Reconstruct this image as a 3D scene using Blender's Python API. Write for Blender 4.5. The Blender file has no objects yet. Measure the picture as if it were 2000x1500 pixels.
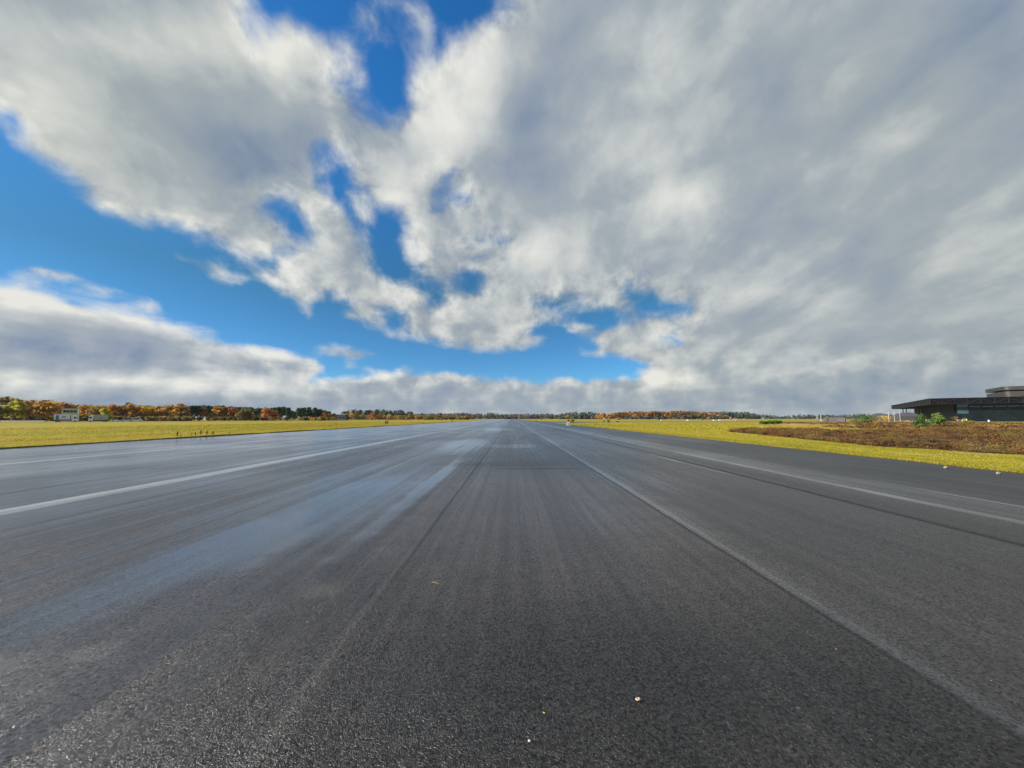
import bpy, bmesh, math, random
import numpy as np
from mathutils import Vector, Matrix

rng = np.random.default_rng(11)
random.seed(5)
C = bpy.context.scene.collection
R = math.radians

# ------------------------------------------------------------------ camera model (used to place things on the ground)
F, CAM_H = 750.0, 1.7
PITCH = math.atan(67.5 / F)
SUN_AZ, SUN_EL = R(-102), R(22)          # azimuth from the runway direction, positive to the right
EXPO = 1.0
HAZE = 0.000035


def ray(u, v):
    x, y = (u - 1000) / F, (750 - v) / F
    return np.array([x, math.cos(PITCH) - y * math.sin(PITCH), y * math.cos(PITCH) + math.sin(PITCH)])


def ground(u, v, z=0.0):
    r = ray(u, v)
    t = (z - CAM_H) / r[2]
    return Vector((r[0] * t, r[1] * t, z))


def at(u, depth, v=817.5):
    """point above the ground seen in column u at forward distance depth"""
    r = ray(u, v)
    t = depth / r[1]
    return Vector((r[0] * t, depth, CAM_H + r[2] * t))


def size(px, depth):
    return px * depth / F


# ------------------------------------------------------------------ node helpers
class NT:
    def __init__(self, tree):
        self.t = tree
        self.n = tree.nodes
        self.l = tree.links

    def new(self, kind, **kw):
        nd = self.n.new(kind)
        for k, v in kw.items():
            setattr(nd, k, v)
        return nd

    def put(self, sock, val):
        if hasattr(val, 'is_output') or isinstance(val, bpy.types.NodeSocket):
            self.l.new(val, sock)
        else:
            sock.default_value = val

    def math(self, op, a, b=None, c=None, clamp=False):
        nd = self.new('ShaderNodeMath', operation=op, use_clamp=clamp)
        self.put(nd.inputs[0], a)
        if b is not None:
            self.put(nd.inputs[1], b)
        if c is not None:
            self.put(nd.inputs[2], c)
        return nd.outputs[0]

    def vmath(self, op, a, b=None):
        nd = self.new('ShaderNodeVectorMath', operation=op)
        self.put(nd.inputs[0], a)
        if b is not None:
            self.put(nd.inputs[1], b)
        return nd.outputs['Value'] if op in ('LENGTH', 'DOT_PRODUCT') else nd.outputs[0]

    def mapr(self, x, a, b, c=0.0, d=1.0, smooth=False):
        nd = self.new('ShaderNodeMapRange', clamp=True)
        if smooth:
            nd.interpolation_type = 'SMOOTHSTEP'
        self.put(nd.inputs[0], x)
        for i, v in enumerate((a, b, c, d)):
            self.put(nd.inputs[i + 1], v)
        return nd.outputs[0]

    def mix(self, f, a, b, blend='MIX'):
        nd = self.new('ShaderNodeMix', data_type='RGBA', blend_type=blend)
        self.put(nd.inputs[0], f)
        self.put(nd.inputs[6], a if not isinstance(a, tuple) else (*a[:3], 1))
        self.put(nd.inputs[7], b if not isinstance(b, tuple) else (*b[:3], 1))
        return nd.outputs[2]

    def mixf(self, f, a, b):
        nd = self.new('ShaderNodeMix', data_type='FLOAT')
        self.put(nd.inputs[0], f)
        self.put(nd.inputs[2], a)
        self.put(nd.inputs[3], b)
        return nd.outputs[0]

    def noise(self, vec, scale=5.0, detail=4.0, rough=0.5, dist=0.0, color=False, dims='3D'):
        nd = self.new('ShaderNodeTexNoise', noise_dimensions=dims)
        if vec is not None:
            self.l.new(vec, nd.inputs['Vector'])
        nd.inputs['Scale'].default_value = scale
        nd.inputs['Detail'].default_value = detail
        nd.inputs['Roughness'].default_value = rough
        nd.inputs['Distortion'].default_value = dist
        return nd.outputs['Color'] if color else nd.outputs['Fac']

    def scaled(self, vec, s, off=(0, 0, 0)):
        nd = self.new('ShaderNodeMapping')
        self.l.new(vec, nd.inputs[0])
        nd.inputs['Scale'].default_value = s
        nd.inputs['Location'].default_value = off
        return nd.outputs[0]

    def ramp(self, f, stops, interp='LINEAR'):
        nd = self.new('ShaderNodeValToRGB')
        e = nd.color_ramp.elements
        nd.color_ramp.interpolation = interp
        while len(e) > 1:
            e.remove(e[-1])
        for i, (p, c) in enumerate(stops):
            el = e[0] if i == 0 else e.new(p)
            el.position = p
            el.color = (*c, 1) if not isinstance(c, (int, float)) else (c, c, c, 1)
        self.put(nd.inputs[0], f)
        return nd.outputs[0]


def new_mat(name):
    m = bpy.data.materials.new(name)
    m.use_nodes = True
    m.node_tree.nodes.clear()
    g = NT(m.node_tree)
    out = g.new('ShaderNodeOutputMaterial')
    return m, g, out


def bsdf(g, out, col, rough=0.6, metal=0.0, spec=0.5, normal=None):
    b = g.new('ShaderNodeBsdfPrincipled')
    g.put(b.inputs['Base Color'], (*col[:3], 1) if isinstance(col, tuple) else col)
    g.put(b.inputs['Roughness'], rough)
    b.inputs['Metallic'].default_value = metal
    g.put(b.inputs['Specular IOR Level'], spec)
    if normal is not None:
        g.l.new(normal, b.inputs['Normal'])
    g.l.new(b.outputs[0], out.inputs['Surface'])
    return b


def pos(g):
    return g.new('ShaderNodeNewGeometry').outputs['Position']


def plain(name, col, rough=0.55, metal=0.0, var=0.25, scale=1.5, spec=0.5):
    """a painted or bare surface with a little dirt in it"""
    m, g, out = new_mat(name)
    n = g.noise(pos(g), scale, 5, 0.6)
    c = g.mix(g.mapr(n, 0.35, 0.7), col, tuple(x * (1 - var) for x in col))
    bsdf(g, out, c, g.mapr(n, 0.3, 0.7, rough * 0.9, min(1, rough * 1.15)), metal, spec)
    return m


def leaf_mat(name, cols, scale=0.35, trans=0.5, rough=0.75, isl=.28, contrast=0.0):
    m, g, out = new_mat(name)
    tc = g.new('ShaderNodeTexCoord').outputs['Object']
    inf = g.new('ShaderNodeObjectInfo')
    geo = g.new('ShaderNodeNewGeometry')
    off = g.vmath('ADD', tc, g.vmath('MULTIPLY', inf.outputs['Location'], (0.37, 0.37, 0.37)))
    n = g.noise(off, scale, 3, 0.6)
    if contrast:
        n = g.mapr(n, .5 - contrast, .5 + contrast, .22, .80)
    r = geo.outputs['Random Per Island']
    k = g.math('ADD', g.math('MULTIPLY', n, 1.3), g.math('MULTIPLY', g.math('SUBTRACT', r, 0.5), isl))
    k = g.math('ADD', k, g.math('MULTIPLY', g.math('SUBTRACT', inf.outputs['Random'], 0.5), 0.25))
    st = [(0.28 + 0.52 * i / (len(cols) - 1), c) for i, c in enumerate(cols)]
    c = g.ramp(g.math('SUBTRACT', k, 0.12), st)
    d = g.new('ShaderNodeBsdfPrincipled')
    g.l.new(c, d.inputs['Base Color'])
    d.inputs['Roughness'].default_value = rough
    d.inputs['Specular IOR Level'].default_value = 0.25
    t = g.new('ShaderNodeBsdfTranslucent')
    g.l.new(c, t.inputs['Color'])
    mx = g.new('ShaderNodeMixShader')
    mx.inputs[0].default_value = trans
    g.l.new(d.outputs[0], mx.inputs[1])
    g.l.new(t.outputs[0], mx.inputs[2])
    g.l.new(mx.outputs[0], out.inputs['Surface'])
    return m


# ------------------------------------------------------------------ mesh helpers
def np_mesh(name, v, quads=None, tris=None, smooth=False):
    me = bpy.data.meshes.new(name)
    v = np.asarray(v, dtype=np.float32).reshape(-1, 3)
    me.vertices.add(len(v))
    me.vertices.foreach_set('co', v.ravel())
    idx, tot = [], []
    for a, k in ((quads, 4), (tris, 3)):
        if a is not None and len(a):
            a = np.asarray(a, dtype=np.int32)
            idx.append(a.ravel())
            tot.append(np.full(len(a), k, dtype=np.int32))
    idx, tot = np.concatenate(idx), np.concatenate(tot)
    me.loops.add(len(idx))
    me.loops.foreach_set('vertex_index', idx)
    me.polygons.add(len(tot))
    me.polygons.foreach_set('loop_start', np.concatenate([[0], np.cumsum(tot)[:-1]]).astype(np.int32))
    me.polygons.foreach_set('loop_total', tot)
    if smooth:
        me.polygons.foreach_set('use_smooth', np.ones(len(tot), dtype=bool))
    me.update(calc_edges=True)
    return me


class MB:
    """collects shapes into one mesh"""

    def __init__(self):
        self.v, self.f = [], []

    def add(self, v, f):
        o = len(self.v)
        self.v += [tuple(p) for p in v]
        self.f += [tuple(i + o for i in q) for q in f]
        return self

    def box(self, c, s, rz=0.0, taper=1.0, bevel=0.0):
        x, y, z = (k / 2 for k in s)
        b = min(bevel, x * .9, y * .9)
        prof = [(-x + b, -y), (x - b, -y), (x, -y + b), (x, y - b), (x - b, y), (-x + b, y), (-x, y - b), (-x, -y + b)] if b else [(-x, -y), (x, -y), (x, y), (-x, y)]
        n = len(prof)
        cs, sn = math.cos(rz), math.sin(rz)
        v = []
        for zz, k in ((-z, 1), (z, taper)):
            for px, py in prof:
                px, py = px * k, py * k
                v.append((c[0] + px * cs - py * sn, c[1] + px * sn + py * cs, c[2] + zz))
        f = [tuple(range(n - 1, -1, -1)), tuple(range(n, 2 * n))]
        f += [(i, (i + 1) % n, n + (i + 1) % n, n + i) for i in range(n)]
        return self.add(v, f)

    def tube(self, pts, r, n=8, cap=True):
        pts = [Vector(p) for p in pts]
        rs = r if isinstance(r, (list, tuple)) else [r] * len(pts)
        v, f = [], []
        for i, p in enumerate(pts):
            d = (pts[min(i + 1, len(pts) - 1)] - pts[max(i - 1, 0)]).normalized()
            a = d.orthogonal().normalized() if abs(d.z) < .99 else Vector((1, 0, 0))
            if abs(d.z) < .99:
                a = Vector((0, 0, 1)).cross(d).normalized()
            b = d.cross(a)
            for k in range(n):
                t = 2 * math.pi * k / n
                v.append(p + a * (math.cos(t) * rs[i]) + b * (math.sin(t) * rs[i]))
        for i in range(len(pts) - 1):
            for k in range(n):
                f.append((i * n + k, i * n + (k + 1) % n, (i + 1) * n + (k + 1) % n, (i + 1) * n + k))
        if cap:
            f.append(tuple(range(n - 1, -1, -1)))
            f.append(tuple((len(pts) - 1) * n + k for k in range(n)))
        return self.add(v, f)

    def prism(self, prof, y0, y1, rz=0.0, c=(0, 0, 0)):
        """outline in x,z pushed along y"""
        n = len(prof)
        cs, sn = math.cos(rz), math.sin(rz)
        v = []
        for y in (y0, y1):
            for x, z in prof:
                v.append((c[0] + x * cs - y * sn, c[1] + x * sn + y * cs, c[2] + z))
        f = [tuple(range(n)), tuple(range(2 * n - 1, n - 1, -1))]
        f += [(i, n + i, n + (i + 1) % n, (i + 1) % n) for i in range(n)]
        return self.add(v, f)

    def blob(self, c, r, rough=0.2, seg=10, rings=7):
        v, f = [], []
        for i in range(rings + 1):
            th = math.pi * i / rings
            for k in range(seg):
                ph = 2 * math.pi * k / seg
                q = 1 + random.uniform(-rough, rough)
                v.append((c[0] + r[0] * q * math.sin(th) * math.cos(ph), c[1] + r[1] * q * math.sin(th) * math.sin(ph), c[2] + r[2] * q * math.cos(th)))
        for i in range(rings):
            for k in range(seg):
                f.append((i * seg + k, (i + 1) * seg + k, (i + 1) * seg + (k + 1) % seg, i * seg + (k + 1) % seg))
        return self.add(v, f)

    def build(self, name, m, parent=None, smooth=False, recalc=True):
        me = bpy.data.meshes.new(name)
        me.from_pydata(self.v, [], self.f)
        if recalc:
            bm = bmesh.new()
            bm.from_mesh(me)
            bmesh.ops.recalc_face_normals(bm, faces=bm.faces)
            bm.to_mesh(me)
            bm.free()
        if smooth:
            for p in me.polygons:
                p.use_smooth = True
        me.materials.append(m)
        return link(name, me, parent)


def link(name, me, parent=None):
    o = bpy.data.objects.new(name, me)
    C.objects.link(o)
    if parent is not None:
        o.parent = parent
    return o


def tag(o, label, cat, group=None):
    o['label'], o['category'] = label, cat
    if group:
        o['group'] = group
    return o


def thing(name, label, cat, loc=(0, 0, 0), rz=0.0, group=None):
    o = bpy.data.objects.new(name, None)
    o.empty_display_size = 0.3
    C.objects.link(o)
    o.location, o.rotation_euler = loc, (0, 0, rz)
    return tag(o, label, cat, group)


def copy_tree(o, loc, rz=0.0, scale=None, label=None, group=None):
    c = o.copy()
    C.objects.link(c)
    c.location, c.rotation_euler = loc, (0, 0, rz)
    if scale is not None:
        c.scale = scale
    if label:
        c['label'] = label
    if group:
        c['group'] = group
    for ch in o.children:
        d = ch.copy()
        C.objects.link(d)
        d.parent = c
        for g2 in ch.children:
            e = g2.copy()
            C.objects.link(e)
            e.parent = d
    return c


def struct(o):
    o['kind'] = 'structure'
    return o


def leaf_quads(P, Nrm, sz, aspect=1.0):
    """small quads at points P, facing roughly Nrm with a random twist"""
    n = len(P)
    nn = Nrm + rng.normal(0, 0.6, (n, 3))
    nn /= np.linalg.norm(nn, axis=1, keepdims=True) + 1e-9
    t = np.cross(nn, rng.normal(0, 1, (n, 3)))
    t /= np.linalg.norm(t, axis=1, keepdims=True) + 1e-9
    b = np.cross(nn, t)
    s = (sz * rng.uniform(0.6, 1.35, n))[:, None] if np.isscalar(sz) else (sz * rng.uniform(0.6, 1.35, n))[:, None]
    j = rng.uniform(0.7, 1.2, (n, 4, 1))
    v = np.stack([P - t * s * j[:, 0] * aspect, P - b * s * j[:, 1], P + t * s * j[:, 2] * aspect, P + b * s * j[:, 3]], 1)
    return v.reshape(-1, 3), np.arange(4 * n).reshape(n, 4)


def lobe_cloud(lobes, n, sz, shell=0.45, aspect=1.0):
    L = np.array([[*c, *r] for c, r in lobes], dtype=float)
    w = (L[:, 3] * L[:, 4] * L[:, 5]) ** 0.7
    k = rng.choice(len(L), n, p=w / w.sum())
    d = rng.normal(0, 1, (n, 3))
    d /= np.linalg.norm(d, axis=1, keepdims=True)
    q = rng.uniform(0, 1, (n, 1)) ** shell
    P = L[k, :3] + d * q * L[k, 3:]
    return leaf_quads(P, d, sz, aspect)


# ------------------------------------------------------------------ world: blue sky with broken cloud
def poly_sd(poly, X, Y):
    """signed distance, positive inside"""
    p = np.array(poly, float)
    d = np.full(X.shape, 1e9)
    inside = np.zeros(X.shape, bool)
    n = len(p)
    for i in range(n):
        a, b = p[i], p[(i + 1) % n]
        e = b - a
        t = np.clip(((X - a[0]) * e[0] + (Y - a[1]) * e[1]) / (e @ e + 1e-9), 0, 1)
        d = np.minimum(d, np.hypot(X - a[0] - t * e[0], Y - a[1] - t * e[1]))
        cr = (a[1] > Y) != (b[1] > Y)
        with np.errstate(divide='ignore', invalid='ignore'):
            xi = (b[0] - a[0]) * (Y - a[1]) / (b[1] - a[1] + 1e-12) + a[0]
        inside ^= cr & (X < xi)
    return np.where(inside, d, -d)


HOLES = [
    [(-90, 215), (0, 222), (48, 240), (8, 268), (30, 300), (75, 335), (135, 365), (150, 388), (235, 432), (310, 442), (390, 457), (440, 490),
     (480, 513), (520, 512), (535, 495), (556, 478), (562, 484), (545, 505), (538, 525), (500, 540), (560, 582), (603, 618), (612, 590), (640, 580), (690, 598),
     (668, 616), (720, 640), (760, 652), (800, 666), (870, 674), (930, 686), (1000, 688), (1050, 678), (1066, 662), (1038, 645), (1060, 638),
     (1100, 643), (1145, 665), (1158, 680), (1112, 681), (1130, 693), (1180, 696), (1240, 706), (1260, 720), (1235, 734), (1150, 740), (1040, 740),
     (1010, 738), (950, 735), (870, 729), (790, 722), (730, 728), (685, 736), (630, 740), (600, 745), (612, 730), (633, 712), (610, 698), (590, 690), (530, 678), (438, 667), (425, 680), (411, 655),
     (395, 640), (330, 630), (310, 620), (250, 600), (200, 592), (150, 580), (100, 565), (0, 553), (-90, 548)],
    [(470, -90), (478, 0), (497, 55), (513, 84), (508, 42), (560, 36), (605, 66), (650, 78), (668, 140), (640, 142), (665, 170), (705, 192), (740, 224),
     (770, 234), (788, 200), (782, 132), (815, 112), (850, 108), (880, 80), (930, 42), (985, 5), (1010, -90)],
    [(630, 300), (656, 290), (680, 318), (698, 362), (690, 375), (704, 408), (690, 430), (655, 395), (636, 352)],
    [(505, 386), (556, 378), (576, 410), (594, 462), (560, 455), (528, 420)],
    [(720, 458), (744, 425), (788, 432), (788, 472), (808, 502), (822, 522), (842, 546), (866, 570), (856, 598), (828, 580), (802, 552), (770, 546), (750, 525), (734, 492)],
    [(1055, 598), (1085, 590), (1125, 594), (1125, 606), (1065, 607)],
    [(1214, 570), (1235, 569), (1255, 584), (1300, 596), (1346, 599), (1340, 608), (1290, 606), (1240, 608), (1246, 592), (1222, 586)],
    [(1295, 658), (1318, 656), (1320, 668), (1298, 670)],
    [(905, 538), (940, 536), (942, 552), (910, 554)],
    [(758, 612), (788, 610), (782, 640), (762, 642)],
]
WEAK = [(875, 350, 18, 12, -8), (905, 392, 26, 16, -6), (862, 402, 14, 14, -8), (970, 462, 16, 10, -6), (930, 475, 20, 8, -6), (832, 500, 18, 16, -4), (1150, 620, 120, 40, -6)]
LETS = [([(340, 490), (372, 486), (402, 498), (425, 520), (464, 546), (455, 558), (418, 546), (388, 522), (358, 510)], 34),
        ([(30, 528), (85, 524), (132, 537), (195, 553), (230, 575), (170, 566), (110, 552), (50, 542)], 16),
        ([(240, 585), (292, 594), (284, 606), (252, 602)], 8),
        ([(612, 678), (650, 672), (694, 682), (745, 698), (690, 706), (640, 696)], 22),
        ([(660, 708), (702, 706), (735, 712), (690, 722)], 14),
        ([(700, 25), (755, 5), (825, 5), (845, 60), (822, 104), (775, 122), (745, 92), (718, 86)], 3),
        ([(630, 65), (690, 85), (700, 150), (680, 165), (645, 130)], 6),
        ([(1225, 745), (1240, 735), (1262, 742), (1275, 726), (1300, 716), (1350, 715), (1362, 760), (1240, 762)], 25),
        ([(560, 560), (600, 575), (608, 615), (590, 622), (565, 590)], 10)]
LIGHTS = [  # (u, v, ru, rv, amount): broad bright and dark patches painted into the clouds
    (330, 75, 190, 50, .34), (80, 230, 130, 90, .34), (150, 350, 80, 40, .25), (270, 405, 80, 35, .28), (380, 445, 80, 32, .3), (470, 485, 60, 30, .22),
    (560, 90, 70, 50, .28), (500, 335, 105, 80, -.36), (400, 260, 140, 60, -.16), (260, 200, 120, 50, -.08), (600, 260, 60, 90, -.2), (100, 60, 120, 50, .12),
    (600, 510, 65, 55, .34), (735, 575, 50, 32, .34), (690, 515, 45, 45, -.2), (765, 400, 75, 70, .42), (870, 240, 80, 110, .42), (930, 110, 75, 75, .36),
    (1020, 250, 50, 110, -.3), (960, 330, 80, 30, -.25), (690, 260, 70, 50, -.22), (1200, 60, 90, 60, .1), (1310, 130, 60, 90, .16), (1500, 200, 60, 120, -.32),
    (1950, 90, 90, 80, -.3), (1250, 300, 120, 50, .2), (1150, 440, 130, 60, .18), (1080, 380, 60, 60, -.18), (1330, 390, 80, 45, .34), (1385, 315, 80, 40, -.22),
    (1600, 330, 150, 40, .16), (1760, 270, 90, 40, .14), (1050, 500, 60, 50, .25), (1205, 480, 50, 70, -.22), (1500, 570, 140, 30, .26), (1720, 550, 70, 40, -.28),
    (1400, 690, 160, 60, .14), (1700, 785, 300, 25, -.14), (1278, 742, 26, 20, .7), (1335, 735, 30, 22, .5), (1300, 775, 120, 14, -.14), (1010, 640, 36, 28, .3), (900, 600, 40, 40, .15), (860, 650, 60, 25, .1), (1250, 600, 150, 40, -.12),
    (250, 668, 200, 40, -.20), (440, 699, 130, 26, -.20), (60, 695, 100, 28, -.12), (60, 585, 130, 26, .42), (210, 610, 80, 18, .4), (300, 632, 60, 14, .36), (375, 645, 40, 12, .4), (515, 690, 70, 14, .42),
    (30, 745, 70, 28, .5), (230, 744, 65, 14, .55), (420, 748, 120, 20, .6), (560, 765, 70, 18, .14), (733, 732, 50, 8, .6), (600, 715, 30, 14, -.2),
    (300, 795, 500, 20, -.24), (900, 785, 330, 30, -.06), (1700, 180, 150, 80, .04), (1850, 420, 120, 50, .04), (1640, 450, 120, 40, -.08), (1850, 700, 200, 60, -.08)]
WARM = [(150, 250, 350, 250, .5), (1750, 200, 350, 220, .32), (1900, 600, 250, 200, .3), (500, 60, 200, 80, .25), (1300, 740, 60, 30, .4), (300, 700, 420, 75, -.5), (900, 775, 300, 30, -.2),
        (1450, 690, 200, 90, .15), (850, 620, 200, 60, .15), (0, 740, 90, 40, .3)]


def field(u, v):
    u, v = np.clip(u, -40, 2040), np.clip(v, -40, 812)
    S = np.full(u.shape, 100.0)
    for h in HOLES:
        S = np.minimum(S, -poly_sd(h, u, v))
    for a, b, ra, rb, s in WEAK:
        q = np.hypot((u - a) / ra, (v - b) / rb)
        S = np.minimum(S, -s + (q - 0.6) * min(ra, rb) * 1.5)
    for p, cap in LETS:
        S = np.maximum(S, np.minimum(poly_sd(p, u, v), cap))
    S = np.clip(S, -100, 100)
    G = np.full(u.shape, 0.47)
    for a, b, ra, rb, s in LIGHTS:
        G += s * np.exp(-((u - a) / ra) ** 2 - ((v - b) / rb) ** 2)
    G += 0.16 * np.exp(-np.clip(S, 0, None) / 22.0)
    G += 0.32 * np.exp(-np.clip(S, 0, None) / 24.0) * (1 / (1 + np.exp((u - 660) / 30))) / (1 + np.exp((535 - v) / 12))
    W = np.full(u.shape, 0.3)
    for a, b, ra, rb, s in WARM:
        W += s * np.exp(-((u - a) / ra) ** 2 - ((v - b) / rb) ** 2)
    return S, np.clip(G, 0, 1), np.clip(W, 0, 1)


def sky_rows():
    """one small node group per height above the horizon: cloud cover, painted brightness and tint across the bearings"""
    rows = [0.0] + [0.8 + 0.8 * i for i in range(22)] + [17.6 + 1.6 * (i + 1) for i in range(20)]
    cp, sp = math.cos(PITCH), math.sin(PITCH)
    groups = []
    for e in rows:
        t = bpy.data.node_groups.new('cloud_band', 'ShaderNodeTree')
        for nm in ('near', 'far', 'side'):
            t.interface.new_socket(nm, in_out='INPUT', socket_type='NodeSocketFloat')
        t.interface.new_socket('band', in_out='OUTPUT', socket_type='NodeSocketColor')
        h = NT(t)
        gi, go = h.new('NodeGroupInput'), h.new('NodeGroupOutput')
        sides = []
        for lo, hi, k in ((-60, 0, 0), (0, 60, 1)):
            a = np.radians(np.linspace(lo, hi, 32))
            ev = R(e)
            dx, dy, dz = np.sin(a) * math.cos(ev), np.cos(a) * math.cos(ev), np.full(a.shape, math.sin(ev))
            cz, cy = dy * cp + dz * sp, dz * cp - dy * sp
            S, G, Wm = field(1000 + F * dx / cz, 750 - F * cy / cz)
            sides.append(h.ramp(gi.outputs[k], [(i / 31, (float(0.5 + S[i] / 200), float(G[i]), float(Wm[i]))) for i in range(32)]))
        h.l.new(h.mix(gi.outputs[2], sides[0], sides[1]), go.inputs[0])
        groups.append(t)
    return rows, groups


def build_world():
    rows, groups = sky_rows()
    w = bpy.data.worlds.new('World')
    bpy.context.scene.world = w
    w.use_nodes = True
    w.node_tree.nodes.clear()
    g = NT(w.node_tree)
    out = g.new('ShaderNodeOutputWorld')
    d = g.new('ShaderNodeTexCoord').outputs['Generated']
    sep = g.new('ShaderNodeSeparateXYZ')
    g.l.new(d, sep.inputs[0])
    x, y, z = sep.outputs
    zc = g.math('MAXIMUM', z, 0.0)
    # a flat cloud deck overhead: horizontal coordinates on it
    inv = g.math('DIVIDE', 1.0, g.math('ADD', zc, 0.13))
    deck = g.new('ShaderNodeCombineXYZ')
    g.put(deck.inputs[0], g.math('MULTIPLY', x, inv))
    g.put(deck.inputs[1], g.math('MULTIPLY', y, inv))
    deckv = g.scaled(deck.outputs[0], (1.0, 1.0, 1.0), (3.1, 1.7, 0.4))
    nbig = g.noise(deckv, 2.1, 5, 0.55, color=True)
    puffv = g.vmath('ADD', g.vmath('MULTIPLY', d, (2.4, 2.2, 2.8)), g.vmath('MULTIPLY', deckv, (.46, .28, 0)))
    nfib = g.noise(puffv, 3.4, 9, 0.57, 0.25)
    # the same field a little nearer the sun, for the lit side of each puff
    sx, sy = math.sin(SUN_AZ), math.cos(SUN_AZ)
    nlit = g.noise(g.vmath('ADD', puffv, (sx * .11, sy * .05, .09)), 3.4, 9, 0.57, 0.25)
    # puffs of the low far banks, in angles
    az = g.math('ARCTAN2', x, y)
    el = g.math('ARCSINE', z)
    ang = g.new('ShaderNodeCombineXYZ')
    g.put(ang.inputs[0], az)
    g.put(ang.inputs[1], g.math('MULTIPLY', el, 1.05))
    npuf = g.noise(ang.outputs[0], 15.0, 7, 0.52, 0.2)
    npul = g.noise(g.vmath('ADD', ang.outputs[0], (-.012, .03, 0)), 15.0, 7, 0.52, 0.2)
    low = g.mapr(z, 0.10, 0.24, 1.0, 0.0, True)
    nf = g.mixf(low, nfib, npuf)
    lit = g.math('SUBTRACT', nf, g.mixf(low, nlit, npul))
    wob = g.new('ShaderNodeSeparateXYZ')
    g.l.new(nbig, wob.inputs[0])
    dg = 180 / math.pi
    azd = g.math('ADD', g.math('MULTIPLY', az, dg), g.math('MULTIPLY', g.math('SUBTRACT', wob.outputs[0], 0.5), 4.6))
    eld = g.math('ADD', g.math('MULTIPLY', el, dg), g.math('MULTIPLY', g.math('SUBTRACT', wob.outputs[1], 0.5), g.mapr(z, 0.05, 0.4, 0.9, 3.0)))
    pl = g.mapr(azd, -60, 0)
    pr = g.mapr(azd, 0, 60)
    right = g.math('GREATER_THAN', azd, 0.0)
    acc = None
    prev = None
    for grp, e in zip(groups, rows):
        nd = g.new('ShaderNodeGroup', node_tree=grp)
        for i, s_ in enumerate((pl, pr, right)):
            g.l.new(s_, nd.inputs[i])
        row = nd.outputs[0]
        acc = row if acc is None else g.mix(g.mapr(eld, prev, e), acc, row)
        prev = e
    away = g.mapr(g.math('ABSOLUTE', az), R(62), R(130), 0, 1, True)
    acc = g.mix(away, acc, (0.72, 0.5, 0.4))
    fs = g.new('ShaderNodeSeparateXYZ')
    g.l.new(acc, fs.inputs[0])
    S = g.math('MULTIPLY', g.math('SUBTRACT', fs.outputs[0], 0.5), 200.0)
    amp = g.mapr(z, 0.05, 0.45, 32.0, 95.0)
    dn = g.math('MULTIPLY', g.math('SUBTRACT', nf, 0.52), amp)
    dens = g.math('ADD', g.math('SUBTRACT', S, 2.0), dn)
    soft = g.mapr(z, 0.03, 0.5, 5.0, 26.0)
    cover = g.mapr(g.math('DIVIDE', dens, soft), -0.9, 1.25, 0.0, 1.0, True)
    edge = g.math('MAXIMUM', g.mapr(S, 0.0, 80.0, 1.0, 0.22, True), g.math('MULTIPLY', low, 0.62))
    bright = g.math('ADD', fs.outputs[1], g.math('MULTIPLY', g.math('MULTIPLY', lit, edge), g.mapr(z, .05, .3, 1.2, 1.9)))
    street = g.noise(g.scaled(deckv, (1.5, 0.34, 1.0), (4.3, 1.1, 0)), 1.5, 4, 0.5, 0.4)
    bright = g.math('ADD', bright, g.math('MULTIPLY', g.math('SUBTRACT', wob.outputs[2], 0.5), 0.3))
    bright = g.math('ADD', bright, g.math('MULTIPLY', g.math('MULTIPLY', g.math('SUBTRACT', street, 0.5), g.mapr(z, .06, .2)), 0.75))
    bright = g.math('ADD', bright, g.math('MULTIPLY', g.math('SUBTRACT', nf, 0.5), 0.22), clamp=True)
    k = 10.0 / 2 ** EXPO
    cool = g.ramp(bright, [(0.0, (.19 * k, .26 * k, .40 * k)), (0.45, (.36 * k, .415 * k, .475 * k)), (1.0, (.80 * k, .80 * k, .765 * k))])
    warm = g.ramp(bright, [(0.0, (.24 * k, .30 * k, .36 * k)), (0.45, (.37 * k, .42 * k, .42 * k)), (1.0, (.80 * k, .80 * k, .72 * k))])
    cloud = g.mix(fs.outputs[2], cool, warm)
    sky = g.new('ShaderNodeTexSky', sky_type='NISHITA')
    sky.sun_disc = False
    sky.sun_elevation = SUN_EL
    sky.sun_rotation = SUN_AZ
    sky.air_density, sky.dust_density, sky.ozone_density = 1.0, 0.2, 3.0
    hs = g.new('ShaderNodeHueSaturation')
    hs.inputs['Saturation'].default_value = SKY_SAT
    hs.inputs['Value'].default_value = SKY_VAL
    g.l.new(sky.outputs[0], hs.inputs['Color'])
    deep = g.ramp(z, [(0.0, (.40, .50, .74)), (0.10, (.33, .57, .80)), (0.30, (.51, .60, .57)), (0.62, (.88, 1.02, 1.12))])
    blue = g.mix(1.0, hs.outputs[0], deep, 'MULTIPLY')
    col = g.mix(cover, blue, cloud)
    # far bank fades to the pale horizon
    bg = g.new('ShaderNodeBackground')
    g.l.new(col, bg.inputs[0])
    bg.inputs[1].default_value = 0.1
    g.l.new(bg.outputs[0], out.inputs['Surface'])


SKY_SAT, SKY_VAL = 1.3, 0.9
build_world()

sun = bpy.data.lights.new('sun', 'SUN')
sun.energy, sun.angle, sun.color = 5.0, R(0.5), (1.0, 0.93, 0.82)
so = bpy.data.objects.new('sun', sun)
C.objects.link(so)
sd = Vector((math.sin(SUN_AZ) * math.cos(SUN_EL), math.cos(SUN_AZ) * math.cos(SUN_EL), math.sin(SUN_EL)))
so.rotation_euler = sd.to_track_quat('Z', 'Y').to_euler()

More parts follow.
